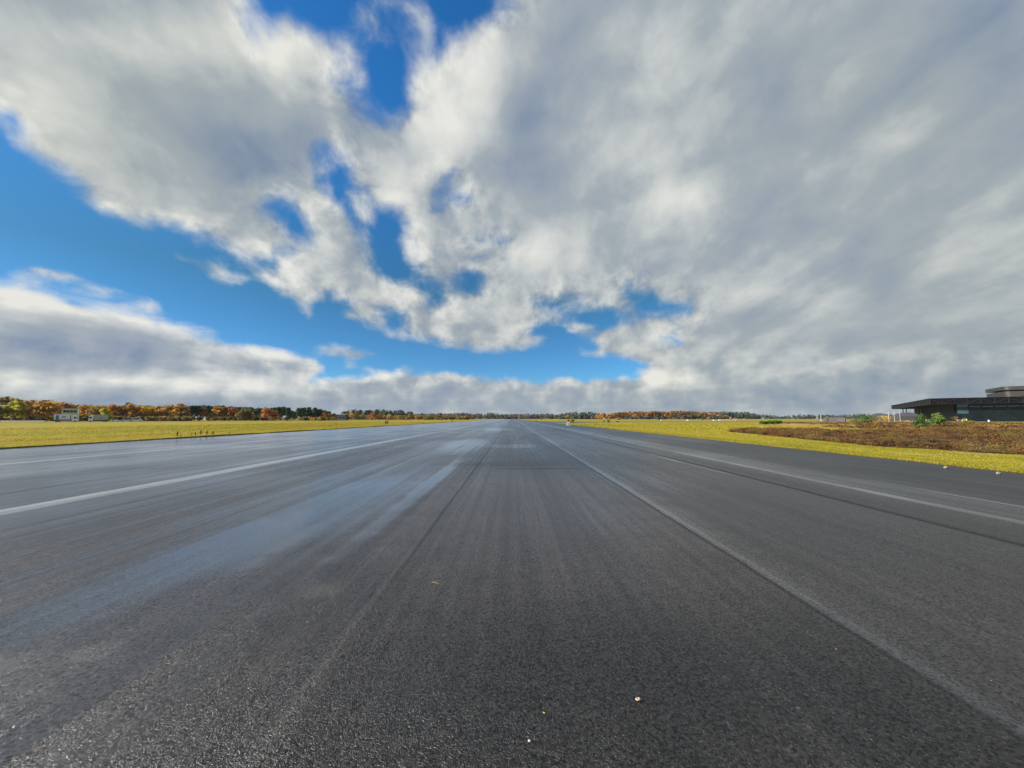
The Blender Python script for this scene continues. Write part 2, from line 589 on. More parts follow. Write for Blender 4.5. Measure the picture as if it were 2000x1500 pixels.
cam = bpy.data.cameras.new('camera')
cam.lens, cam.sensor_width, cam.clip_end, cam.clip_start = F / 2000 * 36, 36, 20000, 0.05
co = bpy.data.objects.new('camera', cam)
C.objects.link(co)
co.location, co.rotation_euler = (0, 0, CAM_H), (math.pi / 2 + PITCH, 0, 0)
sc = bpy.context.scene
sc.camera = co
sc.view_settings.view_transform = 'Standard'
sc.view_settings.look = 'None'
sc.view_settings.exposure = EXPO
sc.view_settings.gamma = 1
# ------------------------------------------------------------------ ground, runway, taxiway
X_LEFT, X_RIGHT = -28.6, 16.0


def grass_color(g, p):
    """mown autumn grass: yellow green, straw and a few rusty patches"""
    a = g.noise(g.scaled(p, (0.055, 0.012, 1)), 1.0, 6, 0.62)
    b = g.noise(g.scaled(p, (0.6, 0.22, 1)), 1.0, 5, 0.65)
    c = g.noise(g.scaled(p, (0.03, 0.02, 1), (7, 3, 0)), 1.0, 3, 0.5)
    k = g.math('ADD', g.math('MULTIPLY', a, 0.75), g.math('MULTIPLY', b, 0.35))
    col = g.ramp(k, [(0.34, (.120, .130, .006)), (0.45, (.235, .225, .009)), (0.55, (.330, .285, .016)), (0.66, (.36, .26, .028)), (0.80, (.29, .170, .028))])
    tuft = g.noise(g.scaled(p, (2.2, 1.1, 1)), 1.0, 4, 0.65)
    col = g.mix(g.mapr(tuft, 0.48, 0.66, 0, 0.62), col, (.10, .095, .010))
    straw = g.noise(g.scaled(p, (1.1, 0.35, 1), (9, 2, 0)), 1.0, 4, 0.6)
    col = g.mix(g.mapr(straw, 0.50, 0.66, 0, 0.6), col, (.40, .32, .10))
    mow = g.noise(g.scaled(p, (0.45, 0.007, 1), (2, 5, 0)), 1.0, 4, 0.6)
    col = g.mix(g.mapr(mow, 0.52, 0.66, 0, 0.55), col, (.13, .115, .008))
    return g.mix(g.mapr(c, 0.52, 0.70), col, g.mix(0.55, col, (.34, .19, .03)))


m_ground, g, out = new_mat('grass_field')
p = pos(g)
cg = grass_color(g, p)
fine = g.noise(p, 9.0, 4, 0.7)
cg = g.mix(g.mapr(fine, 0.3, 0.7, 0.35, 0.0), cg, (.10, .075, .012))
bp = g.new('ShaderNodeBump')
bp.inputs['Strength'].default_value = 0.8
bp.inputs['Distance'].default_value = 0.08
g.l.new(g.noise(p, 5.0, 6, 0.7), bp.inputs['Height'])
bsdf(g, out, cg, 0.9, 0, 0.1, bp.outputs[0])

v, q = [], []
xs = [-6000, -2500, -1000, -400, -150, -60, X_LEFT, X_RIGHT, 60, 150, 400, 1000, 2500, 6000]
ys = [-3000, -500, -60, 0, 40, 120, 300, 700, 1500, 3000, 6000]
for yy in ys:
    for xx in xs:
        v.append((xx, yy, 0))
nx = len(xs)
for j in range(len(ys) - 1):
    for i in range(nx - 1):
        q.append((j * nx + i, j * nx + i + 1, (j + 1) * nx + i + 1, (j + 1) * nx + i))
me = np_mesh('ground', v, q)
me.materials.append(m_ground)
struct(link('ground', me))


def line_mask(g, X, x0, half, soft):
    far = half + soft if isinstance(half, float) else g.math('ADD', half, soft)
    return g.mapr(g.math('ABSOLUTE', g.math('SUBTRACT', X, x0)), half, far, 1.0, 0.0, True)


m_run, g, out = new_mat('wet_asphalt')
p = pos(g)
sp_ = g.new('ShaderNodeSeparateXYZ')
g.l.new(p, sp_.inputs[0])
wobb = g.noise(g.scaled(p, (0.0, 0.22, 0)), 1.0, 4, 0.6)
X = g.math('ADD', sp_.outputs[0], g.math('MULTIPLY', g.math('SUBTRACT', wobb, 0.5), 0.12))
Y = sp_.outputs[1]
# damp streaks left by the paver, long in the runway direction
st1 = g.noise(g.scaled(p, (0.9, 0.028, 1)), 1.0, 6, 0.6)
st2 = g.noise(g.scaled(p, (3.2, 0.05, 1), (5, 1, 0)), 1.0, 4, 0.6)
pat = g.noise(g.scaled(p, (0.22, 0.10, 1), (2, 9, 0)), 1.0, 5, 0.55)
crs = g.noise(g.scaled(p, (0.05, 0.16, 1), (1, 4, 0)), 1.0, 3, 0.5)
lat = g.ramp(g.mapr(X, -30, 17), [((x_ + 30) / 47, w_) for x_, w_ in (
    (-29, .95), (-24, .85), (-19, .78), (-15, .76), (-11, .70), (-9, .64), (-8.4, .54), (-5.5, .54), (-5.2, .62), (-3.8, .64), (-2.4, .55), (-1.3, .38), (-0.6, .28), (0.4, .34), (1.2, .32),
    (2.3, .26), (2.6, .34), (2.85, .50), (3.6, .36), (5.2, .26), (6.6, .30), (7.0, .20), (8.1, .20), (8.27, .72), (8.8, .56), (9.7, .44), (10.1, .24), (12, .12), (17, .05))])
wet = g.math('ADD', lat, g.math('MULTIPLY', g.math('SUBTRACT', st1, 0.5), 0.85))
wet = g.math('ADD', wet, g.math('MULTIPLY', g.math('SUBTRACT', st2, 0.5), 0.55))
wet = g.math('ADD', wet, g.math('MULTIPLY', g.math('SUBTRACT', pat, 0.5), 0.6))
wet = g.math('ADD', wet, g.math('MULTIPLY', g.math('SUBTRACT', g.noise(g.scaled(p, (8.0, 0.045, 1), (1, 6, 0)), 1.0, 4, 0.6), 0.5), 0.5))
wet = g.math('ADD', wet, g.math('MULTIPLY', g.math('SUBTRACT', crs, 0.5), 0.55))


def spot(cx, cy, rx, ry, amt):
    a = g.math('DIVIDE', g.math('SUBTRACT', sp_.outputs[0], cx), rx)
    b = g.math('DIVIDE', g.math('SUBTRACT', Y, cy), ry)
    d = g.math('SQRT', g.math('ADD', g.math('MULTIPLY', a, a), g.math('MULTIPLY', b, b)))
    d = g.math('ADD', d, g.math('MULTIPLY', g.math('SUBTRACT', g.noise(p, 1.6, 4, 0.6), 0.5), 0.7))
    return g.mapr(d, 0.35, 1.1, amt, 0.0, True)


for a in ((-3.7, 5.2, 1.0, 2.2, .34), (-3.4, 8.5, 1.3, 4.5, .22), (-2.15, 10.5, .28, 7.5, .42), (-3.0, 26, 1.6, 9, .4), (-2.0, 60, 3, 14, .3), (0.2, 24, 2.4, 2.2, .3),
          (0.8, 7.0, 1.5, 1.6, .14), (4.6, 12.5, 1.5, 4, .12), (1.3, 12, 1.0, 5, -.2), (-0.4, 14.5, 2.5, 1.0, -.25), (6, 26, 4, 9, .12), (-6.8, 18, 1.6, 6, -.1)):
    wet = g.math('ADD', wet, spot(*a))
wet = g.math('ADD', wet, g.math('MULTIPLY', line_mask(g, X, 2.79, 0.03, 0.08), 0.26))
wet = g.math('ADD', wet, g.math('MULTIPLY', line_mask(g, X, -5.28, 0.02, 0.08), 0.10))
wet = g.math('MAXIMUM', g.math('MINIMUM', wet, 1.0), 0.0)
# joints between lanes: narrow, dry and dark
joint = g.math('MAXIMUM', line_mask(g, X, -1.25, 0.012, 0.03), line_mask(g, X, 6.85, 0.05, 0.06))
joint = g.math('MAXIMUM', joint, line_mask(g, X, 2.70, 0.012, 0.03))
joint = g.math('MAXIMUM', joint, g.math('MULTIPLY', line_mask(g, X, -5.3, 0.008, 0.02), 0.6))
joint = g.math('MAXIMUM', joint, g.math('MULTIPLY', line_mask(g, g.math('ADD', Y, g.math('MULTIPLY', wobb, .3)), 13.35, 0.05, 0.14), g.mapr(g.math('ABSOLUTE', g.math('SUBTRACT', sp_.outputs[0], 0.8)), 0.5, 2.2, 0.8, 0.12)))
# stones of the surfacing
agg = g.new('ShaderNodeTexVoronoi')
g.l.new(g.scaled(p, (1, 1, 0.3)), agg.inputs['Vector'])
agg.inputs['Scale'].default_value = 105
agg.feature = 'SMOOTH_F1'
agg.inputs['Smoothness'].default_value = 0.35
crumb = g.noise(p, 85, 5, 0.68)
lump = g.noise(p, 34, 3, 0.6)
hgt = g.math('SUBTRACT', g.math('MULTIPLY', crumb, 1.1), g.math('MULTIPLY', agg.outputs['Distance'], 0.75))
hgt = g.math('ADD', hgt, g.math('MULTIPLY', lump, 1.1))
grit = g.new('ShaderNodeTexVoronoi')
g.l.new(p, grit.inputs['Vector'])
grit.inputs['Scale'].default_value = 75
fleck = g.new('ShaderNodeSeparateXYZ')
g.l.new(grit.outputs['Color'], fleck.inputs[0])
lane = g.ramp(g.mapr(X, -30, 17), [((x_ + 30) / 47, c_) for x_, c_ in (
    (-29, .040), (-19, .040), (-9.5, .038), (-5.4, .036), (-5.2, .042), (-3.2, .036), (-1.9, .022), (-1.3, .018), (-1.1, .015), (0.5, .013), (2.6, .015), (2.8, .024), (4.5, .023), (6.8, .021), (8.2, .022), (10.2, .015), (12.5, .010), (17, .009))])
mott = g.noise(p, 50, 3, 0.6)
fine_st = g.noise(g.scaled(p, (7.0, 0.06, 1), (3, 2, 0)), 1.0, 4, 0.6)
mot2 = g.noise(p, 9, 4, 0.6)
cav = g.math('ADD', g.math('MULTIPLY', mott, .65), g.math('MULTIPLY', crumb, .35))  # low spots get darker colour and weaker specular, imitating shade in crevices
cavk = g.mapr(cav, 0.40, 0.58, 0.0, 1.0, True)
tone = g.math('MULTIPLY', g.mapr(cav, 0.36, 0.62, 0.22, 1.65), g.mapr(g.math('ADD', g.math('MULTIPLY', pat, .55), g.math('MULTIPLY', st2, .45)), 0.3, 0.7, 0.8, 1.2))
tone = g.math('MULTIPLY', tone, g.mapr(mot2, .35, .65, .88, 1.12))
tone = g.math('MULTIPLY', tone, g.mapr(fine_st, .3, .7, .68, 1.32))
# middle lane darkened near, paled farther: sheen falloff put into the colour
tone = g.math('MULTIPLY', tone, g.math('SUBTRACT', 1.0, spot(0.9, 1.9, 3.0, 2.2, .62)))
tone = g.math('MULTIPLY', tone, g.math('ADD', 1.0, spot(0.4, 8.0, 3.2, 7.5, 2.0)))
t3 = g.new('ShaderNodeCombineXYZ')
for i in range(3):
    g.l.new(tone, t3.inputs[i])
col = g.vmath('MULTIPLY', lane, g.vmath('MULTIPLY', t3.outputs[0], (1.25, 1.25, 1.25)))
col = g.mix(1.0, col, (1.0, .87, .82), 'MULTIPLY')
col = g.mix(g.mapr(fleck.outputs[0], 0.88, 0.98, 0, 0.5), col, (.07, .066, .063))
col = g.mix(g.math('MULTIPLY', joint, 0.75), col, (.004, .004, .004))
col = g.mix(g.math('MULTIPLY', g.math('MULTIPLY', line_mask(g, X, -1.28, 0.03, 0.05), g.mapr(Y, 2, 7, 0.5, 0.0)), g.mapr(crumb, .45, .6)), col, (.16, .14, .12))
for cx, cy, r_ in ((-3.05, 2.95, .22), (-3.6, 2.75, .3), (-1.9, 3.95, .3)):
    col = g.mix(g.math('MULTIPLY', spot(cx, cy, r_, r_ * .8, .45), g.mapr(crumb, .4, .62)), col, (.20, .19, .18))
speck = g.new('ShaderNodeTexVoronoi')
g.l.new(g.scaled(p, (1, 1, 0)), speck.inputs['Vector'])
speck.inputs['Scale'].default_value = 9
sc3 = g.new('ShaderNodeSeparateXYZ')
g.l.new(speck.outputs['Color'], sc3.inputs[0])
col = g.mix(g.math('MULTIPLY', g.math('LESS_THAN', speck.outputs['Distance'], .045), g.math('GREATER_THAN', sc3.outputs[0], .90)), col, (.30, .26, .20))
# old paint worn down to the stones, plus wet sheen drawn as pale lines
worn = g.noise(p, 24, 5, 0.7)
long_ = g.noise(g.scaled(p, (6, 0.3, 1)), 1.0, 5, 0.6)
thin = g.mapr(Y, 30.0, 34.0, 0.26, 0.11)  # the wide near part is wet reflection drawn as pale paint
patchy = g.noise(g.scaled(p, (1.2, 0.16, 1), (6, 2, 0)), 1.0, 4, 0.6)
near19 = g.mapr(Y, 21.0, 16.0)
for x0, half, amt in ((-9.25, thin, 0.5), (-9.42, 0.10, 0.35), (-19.0, 0.22, 0.6), (8.34, 0.11, 0.26), (9.85, 0.03, 0.3), (6.58, 0.10, 0.22)):  # lines beside the right wet band put its sheen into the colour
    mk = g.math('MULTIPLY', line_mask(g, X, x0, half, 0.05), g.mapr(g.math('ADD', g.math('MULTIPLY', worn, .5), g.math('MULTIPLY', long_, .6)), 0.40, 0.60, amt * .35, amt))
    if x0 > 0:
        mk = g.math('MULTIPLY', mk, g.mapr(patchy, .40, .58))
    if x0 == 6.58:
        mk = g.math('MULTIPLY', mk, g.math('MULTIPLY', near19, g.mapr(Y, 10.5, 12.5)))
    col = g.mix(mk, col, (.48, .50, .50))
rgh = g.mapr(wet, 0.0, 1.0, 0.36, 0.14)
rgh = g.math('ADD', rgh, g.math('MULTIPLY', joint, 0.2))
bp = g.new('ShaderNodeBump')
g.put(bp.inputs['Strength'], g.mapr(wet, 0.5, 1.1, 1.0, 0.3))
bp.inputs['Distance'].default_value = 0.009
g.l.new(hgt, bp.inputs['Height'])
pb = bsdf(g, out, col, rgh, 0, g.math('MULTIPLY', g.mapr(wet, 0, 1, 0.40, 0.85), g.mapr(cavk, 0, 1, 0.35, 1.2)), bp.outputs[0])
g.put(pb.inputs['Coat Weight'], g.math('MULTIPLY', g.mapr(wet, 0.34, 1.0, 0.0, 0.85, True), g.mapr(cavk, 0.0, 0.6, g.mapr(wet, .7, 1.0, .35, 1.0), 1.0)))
g.put(pb.inputs['Coat Roughness'], g.mapr(wet, 0.4, 1.0, 0.32, 0.17))
pb.inputs['Coat IOR'].default_value = 1.5
bp2 = g.new('ShaderNodeBump')
bp2.inputs['Strength'].default_value = 0.5
bp2.inputs['Distance'].default_value = 0.003
g.l.new(lump, bp2.inputs['Height'])
g.l.new(bp2.outputs[0], pb.inputs['Coat Normal'])


def sheet(name, pts, z, m):
    me = bpy.data.meshes.new(name)
    me.from_pydata([(x_, y_, z) for x_, y_ in pts], [], [tuple(range(len(pts)))])
    me.materials.append(m)
    return struct(link(name, me))


def wavy(x0, ys_, amp, seed):
    r_ = np.random.default_rng(seed)
    return [(x0 + r_.normal(0, amp), y_) for y_ in ys_]


ye = np.concatenate([np.arange(-40, 140, 0.6), np.arange(140, 400, 6), np.arange(400, 2401, 100)])
ledge, redge = wavy(X_LEFT, ye, 0.05, 1), wavy(X_RIGHT, ye, 0.04, 2)
redge = [(a + .16 * math.sin(b * .31) * math.sin(b * .117 + .6) + .07 * math.sin(b * 1.3), b) for a, b in redge]
vv, qq = [], []
for a, b in zip(ledge, redge):
    vv += [(a[0], a[1], .006), (b[0], b[1], .006)]
qq = [(2 * i, 2 * i + 1, 2 * i + 3, 2 * i + 2) for i in range(len(ye) - 1)]
me = np_mesh('runway', vv, qq)
me.materials.append(m_run)
struct(link('runway', me))

# the taxiway that leaves to the right, and the lighter apron road beyond it
m_taxi, g, out = new_mat('taxiway_asphalt')
p = pos(g)
n = g.noise(g.scaled(p, (0.05, 0.2, 1)), 1.0, 5, 0.6)
bsdf(g, out, g.ramp(n, [(0.3, (.045, .043, .045)), (0.7, (.085, .082, .082))]), 0.55)
sheet('taxiway', [(15.6, 146), (24, 150), (40, 172), (60, 185), (160, 196), (420, 215), (420, 262), (160, 236), (60, 222), (36, 224), (22, 240), (15.6, 262)], .0035, m_taxi)
m_road, g, out = new_mat('pale_concrete_road')
n = g.noise(g.scaled(pos(g), (0.05, 0.3, 1)), 1.0, 4, 0.6)
bsdf(g, out, g.ramp(n, [(0.3, (.22, .21, .19)), (0.7, (.33, .31, .28))]), 0.7)
sheet('apron_road', [(110, 256), (230, 262), (430, 300), (430, 330), (230, 286), (110, 276)], .0055, m_road)
sheet('roadway', [(-420, 168), (-200, 178), (-120, 262), (-90, 420), (-60, 700), (-72, 700), (-104, 425), (-138, 268), (-212, 190), (-420, 184)], .005, m_taxi)

# ------------------------------------------------------------------ grass and heather as ground cover
m_blade, g, out = new_mat('grass_blades')
cb = grass_color(g, pos(g))
isl_ = g.new('ShaderNodeNewGeometry').outputs['Random Per Island']
cb = g.mix(0.2, cb, (.40, .34, .03))
cb = g.mix(g.mapr(isl_, .45, 1.0, 0, .42), cb, (.13, .13, .010))
cb = g.mix(g.mapr(isl_, .25, 0.0, 0, .4), cb, (.46, .40, .14))
d_ = g.new('ShaderNodeBsdfPrincipled')
g.l.new(cb, d_.inputs['Base Color'])
d_.inputs['Roughness'].default_value = 0.7
d_.inputs['Specular IOR Level'].default_value = 0.2
t_ = g.new('ShaderNodeBsdfTranslucent')
g.l.new(cb, t_.inputs['Color'])
mx = g.new('ShaderNodeMixShader')
mx.inputs[0].default_value = 0.35
g.l.new(d_.outputs[0], mx.inputs[1])
g.l.new(t_.outputs[0], mx.inputs[2])
g.l.new(mx.outputs[0], out.inputs['Surface'])


def blades(px, py, h, w):
    n = len(px)
    a = rng.uniform(0, math.pi, n)
    hh = h * rng.uniform(0.5, 1.3, n)
    ww = w * rng.uniform(0.6, 1.4, n)
    lx, ly = rng.normal(0, .35, n) * hh, rng.normal(0, .35, n) * hh
    A = np.stack([px - np.cos(a) * ww, py - np.sin(a) * ww, np.zeros(n)], 1)
    B = np.stack([px + np.cos(a) * ww, py + np.sin(a) * ww, np.zeros(n)], 1)
    T = np.stack([px + lx, py + ly, hh], 1)
    return np.stack([A, B, T], 1).reshape(-1, 3)


def in_heather(x, y):
    return poly_sd(HEATH, x, y) > -0.3


HEATH = [(24.0, 12), (24.2, 17), (23.2, 20), (22.3, 24), (24.0, 32), (26.5, 43), (28.2, 50), (33, 55), (46, 57), (60, 60), (84, 62), (84, 30), (60, 12)]


def grass_patch(side):
    out_v = []
    for (d0, d1, y0, y1, n, h, w) in ((0, .8, 2, 60, 26000, .06, .015), (0, 1.2, 60, 260, 10000, .14, .07), (0, 12, 3, 60, 50000, .04, .014), (8, 50, 10, 120, 40000, .07, .04), (0, 60, 60, 200, 20000, .10, .12)):
        dx = rng.uniform(0, 1, n) ** 1.4 * (d1 - d0) + d0
        py = rng.uniform(y0, y1, n)
        px = X_LEFT + 0.05 - dx if side < 0 else X_RIGHT - 0.05 + dx
        if side > 0:
            k = ~in_heather(px, py) & ~((py > 138) & (py < 275))
            px, py, = px[k], py[k]
        out_v.append(blades(px, py, h, w))
    v = np.concatenate(out_v)
    return v


for side in (-1, 1):
    v = grass_patch(side)
    me = np_mesh('grass', v, None, np.arange(len(v)).reshape(-1, 3))
    me.materials.append(m_blade)
    o = link('grass', me)
    o['kind'] = 'stuff'
    tag(o, 'yellow green mown grass on the verge left of the runway' if side < 0 else 'yellow green mown grass between the runway and the heather', 'grass')

# turf lip along the left edge, a little higher than the asphalt
m_lip, g, out = new_mat('turf_edge')
n = g.noise(pos(g), 3.0, 5, 0.6)
bsdf(g, out, g.ramp(n, [(0.3, (.05, .042, .010)), (0.7, (.17, .14, .025))]), 0.9, 0, 0.1)
vv, qq = [], []
r_ = np.random.default_rng(8)
yl = np.concatenate([np.arange(1, 140, 0.35), np.arange(140, 620, 4)])
hh_ = 0.05 + 0.06 * np.abs(np.sin(yl * .21) * np.sin(yl * .083 + 1)) + r_.uniform(0, .03, len(yl))
for y_, h_ in zip(yl, hh_):
    e_ = X_LEFT + 0.12 + r_.normal(0, .05)
    vv += [(e_, y_, 0.0), (e_ - .05, y_, h_), (e_ - .55, y_, h_ * .9), (e_ - 1.3, y_, 0.0)]
for i in range(len(yl) - 1):
    for k in range(3):
        qq.append((4 * i + k, 4 * i + 4 + k, 4 * i + 5 + k, 4 * i + 1 + k))
me = np_mesh('turf_edge_ground', vv, qq)
me.materials.append(m_lip)
struct(link('turf_edge_ground', me))


def scatter(poly, n):
    q_ = np.array(poly, float)
    lo, hi = q_.min(0), q_.max(0)
    out_ = []
    while sum(len(k) for k in out_) < n:
        a = rng.uniform(lo, hi, (n, 2))
        out_.append(a[poly_sd(poly, a[:, 0], a[:, 1]) > 0])
    return np.concatenate(out_)[:n]


m_heath = leaf_mat('heather', [(.014, .008, .005), (.036, .014, .007), (.085, .031, .012), (.155, .062, .022), (.22, .115, .040), (.11, .095, .022)], 0.55, 0.2, isl=.25, contrast=.14)


def heather(name, poly, nb, rad, hgt_, per, sz, label):
    c = scatter(poly, nb)
    if len(poly) > 12:                                       # a closed front row of bushes
        ed = []
        for (xa, ya), (xb, yb) in zip(poly[:8], poly[1:9]):
            m_ = max(2, int(math.hypot(xb - xa, yb - ya) / .34))
            ed += [(xa + (xb - xa) * k / m_ + random.uniform(-.1, 1.2), ya + (yb - ya) * k / m_ + random.uniform(-.2, .3)) for k in range(m_)]
        c = np.concatenate([c, np.array(ed)])
    vs, n0 = [], 0
    big = np.sin(c[:, 0] * .35 + 1.3) * np.sin(c[:, 1] * .27) * .3 + 1.0
    for (x_, y_), bg_ in zip(c, big):
        q1 = rng.uniform(.35, 1.35) ** 1.0
        r1 = rad * (.35 + .65 * q1) * bg_
        h1 = hgt_ * q1 * bg_
        lob = [((x_, y_, h1 * .40), (r1 * .8, r1 * .8, h1 * .45))]
        for _k in range(4):
            a_ = random.uniform(0, 6.28)
            lob.append(((x_ + math.cos(a_) * r1 * .6, y_ + math.sin(a_) * r1 * .6, h1 * random.uniform(.3, .8)), (r1 * .38, r1 * .38, h1 * .26)))
        v1, _ = lobe_cloud(lob, per, sz, .2, 0.35)
        vs.append(v1)
    v_ = np.concatenate(vs)
    v_[:, 2] = np.maximum(v_[:, 2], 0.012)
    me_ = np_mesh(name, v_, np.arange(len(v_)).reshape(-1, 4))
    me_.materials.append(m_heath)
    o_ = link(name, me_)
    o_['kind'] = 'stuff'
    return tag(o_, label, 'heather')


m_soil, g, out = new_mat('heath_soil')
n = g.noise(pos(g), .5, 5, .6)
bsdf(g, out, g.ramp(n, [(.3, (.030, .018, .008)), (.5, (.07, .042, .018)), (.68, (.20, .16, .03))]), .95, 0, .1)
_hs = []
for (xa, ya), (xb, yb) in zip(HEATH, HEATH[1:] + HEATH[:1]):
    for k in range(14):
        xx, yy = xa + (xb - xa) * k / 14, ya + (yb - ya) * k / 14
        _hs.append((xx + .35 + .45 * math.sin(yy * 1.7) * math.sin(yy * .63 + xx), yy))
sheet('heath_ground', _hs, .004, m_soil)
m_tan, g, out = new_mat('dry_heath')
n = g.noise(g.scaled(pos(g), (.12, .25, 1)), 1, 5, .65)
bsdf(g, out, g.ramp(n, [(.32, (.13, .065, .025)), (.47, (.30, .19, .055)), (.62, (.46, .35, .10))]), .95, 0, .1)
sheet('heath_ground', [(40, 66), (60, 66), (92, 63), (170, 100), (215, 165), (190, 178), (120, 176), (92, 150), (78, 118), (62, 92)], .003, m_tan)
heather('heather_undergrowth', HEATH, 1250, .72, .50, 170, .050, 'broad patch of knee high rusty brown heather right of the runway')
FARH = [(86, 96), (112, 90), (150, 96), (170, 118), (190, 150), (150, 158), (118, 160), (88, 132)]
heather('heather_undergrowth', FARH, 420, 1.4, .40, 26, .22, 'farther strip of low brown heather around the young pines')
heather('heather_undergrowth', [(58, 66), (92, 64), (112, 78), (100, 88), (80, 92), (66, 84)], 230, 1.2, .38, 26, .17, 'thin reddish heather between the big patch and the museum lawn')
# ------------------------------------------------------------------ foliage materials
M = {}
M['golden'] = leaf_mat('golden_leaves', [(0.257, 0.167, 0.027), (0.396, 0.254, 0.038), (0.535, 0.336, 0.047), (0.604, 0.406, 0.060)], .3)
M['orange'] = leaf_mat('orange_leaves', [(0.226, 0.122, 0.025), (0.365, 0.190, 0.034), (0.495, 0.259, 0.041), (0.565, 0.328, 0.054)], .3)
M['russet'] = leaf_mat('russet_leaves', [(0.169, 0.086, 0.025), (0.265, 0.128, 0.034), (0.369, 0.175, 0.042), (0.430, 0.223, 0.051)], .3)
M['red'] = leaf_mat('red_leaves', [(0.203, 0.083, 0.021), (0.333, 0.126, 0.030), (0.455, 0.165, 0.034), (0.507, 0.221, 0.043)], .3)
M['brown'] = leaf_mat('brown_leaves', [(0.139, 0.094, 0.033), (0.204, 0.140, 0.045), (0.282, 0.187, 0.056), (0.334, 0.226, 0.067)], .3)
M['yellowgreen'] = leaf_mat('yellow_green_leaves', [(0.152, 0.153, 0.022), (0.221, 0.219, 0.029), (0.377, 0.340, 0.039), (0.482, 0.401, 0.048)], .3)
M['olive'] = leaf_mat('olive_leaves', [(0.091, 0.082, 0.024), (0.130, 0.117, 0.033), (0.182, 0.156, 0.040), (0.234, 0.191, 0.049)], .3)
M['pine'] = leaf_mat('pine_needles', [(.012, .022, .010), (.022, .042, .016), (.036, .062, .022), (.05, .075, .025)], .3, .12)
M['fir'] = leaf_mat('young_pine_needles', [(.014, .036, .010), (.042, .085, .018), (.09, .155, .030), (.17, .23, .055)], 1.2, .2)
M['bare'] = leaf_mat('bare_twigs', [(.06, .05, .042), (.11, .095, .08), (.16, .14, .115)], .3, .1)
M['amber'] = leaf_mat('amber_leaves', [(.20, .11, .02), (.42, .25, .04), (.60, .38, .07), (.68, .48, .12)], .5, .4)
M['hedge'] = leaf_mat('evergreen_hedge_leaves', [(.015, .05, .008), (.03, .10, .012), (.06, .17, .02)], .8, .2)
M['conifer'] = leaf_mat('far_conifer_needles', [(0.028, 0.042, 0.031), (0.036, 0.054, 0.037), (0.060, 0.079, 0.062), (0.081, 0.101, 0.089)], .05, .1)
M['farautumn'] = leaf_mat('hazy_autumn_leaves', [(0.158, 0.096, 0.047), (0.120, 0.069, 0.029), (0.181, 0.097, 0.036), (0.251, 0.130, 0.044), (0.303, 0.173, 0.060)], .03)  # far leaf colours, here and below, paled and greyed to imitate distance haze
M['farbrown'] = leaf_mat('hazy_brown_leaves', [(0.128, 0.107, 0.087), (0.178, 0.144, 0.118), (0.093, 0.071, 0.046), (0.132, 0.095, 0.054), (0.175, 0.128, 0.067)], .03)
m_bark = plain('bark', (.055, .045, .036), .9, 0, .5, 4)
m_barkp = plain('pine_bark', (.10, .06, .04), .9, 0, .5, 4)


def trunk_mesh(h, r, lean=0.0, limbs=4, spread=0.3, up=0.95):
    mb = MB()
    lx = random.uniform(-lean, lean)
    top = Vector((lx * h, 0, h * up))
    mb.tube([(0, 0, -0.05), (lx * h * .3, 0, h * .35), top], [r, r * .7, r * .2], 6)
    for k in range(limbs):
        t = random.uniform(.3, .75)
        a = random.uniform(0, 6.28)
        s = Vector((lx * h * t, 0, h * t * up))
        e = s + Vector((math.cos(a) * spread * h, math.sin(a) * spread * h, h * random.uniform(.1, .22)))
        mb.tube([s, (s + e) / 2 + Vector((0, 0, .02 * h)), e], [r * .45, r * .3, r * .1], 5)
    return mb


def crown_lobes(kind, h, w):
    L = []
    if kind == 'broad':
        b = h * .22
        for k in range(9):
            a = random.uniform(0, 6.28)
            zz = random.uniform(.0, 1)
            rad = w * .30 * math.sqrt(max(0.05, 1 - (2 * zz - .8) ** 2)) * random.uniform(.5, 1.1)
            s = random.uniform(.17, .27) * w
            L.append(((math.cos(a) * rad, math.sin(a) * rad, b + (h - b) * (.14 + .70 * zz)), (s, s, min(s * .85, (h - b) * .22))))
        L.append(((0, 0, b + (h - b) * .45), (w * .3, w * .3, (h - b) * .36)))
        L.append(((0, 0, b + (h - b) * .78), (w * .2, w * .2, (h - b) * .2)))
    elif kind == 'low':
        for k in range(8):
            a = random.uniform(0, 6.28)
            rad = random.uniform(.1, .34) * w
            s = random.uniform(.14, .24) * w
            zz = random.uniform(.22, .78)
            L.append(((math.cos(a) * rad, math.sin(a) * rad, h * zz), (s, s, h * .21)))
        L.append(((0, 0, h * .48), (w * .26, w * .26, h * .42)))
    elif kind == 'pine':
        for k in range(8):
            a = random.uniform(0, 6.28)
            zz = random.uniform(.45, .95)
            rad = random.uniform(.05, .34) * w * (1.25 - zz)
            s = random.uniform(.2, .32) * w
            L.append(((math.cos(a) * rad * 1.4, math.sin(a) * rad * 1.4, h * zz), (s, s, h * .07)))
        L.append(((0, 0, h * .72), (w * .26, w * .26, h * .25)))
    elif kind == 'cone':
        for k in range(9):
            t = k / 8
            s = w * .5 * (1 - t) ** .8 + .05 * w
            L.append(((random.uniform(-.04, .04) * w, random.uniform(-.04, .04) * w, h * (.12 + .84 * t)), (s, s, h * .07)))
    elif kind == 'tip':
        for k in range(10):
            t = k / 9
            s = w * .46 * (1 - t) ** .6 * random.uniform(.75, 1.15) + .05 * w
            a = random.uniform(0, 6.28)
            L.append(((math.cos(a) * .14 * w, math.sin(a) * .14 * w, h * (.12 + .8 * t)), (s, s, h * .11)))
    return L


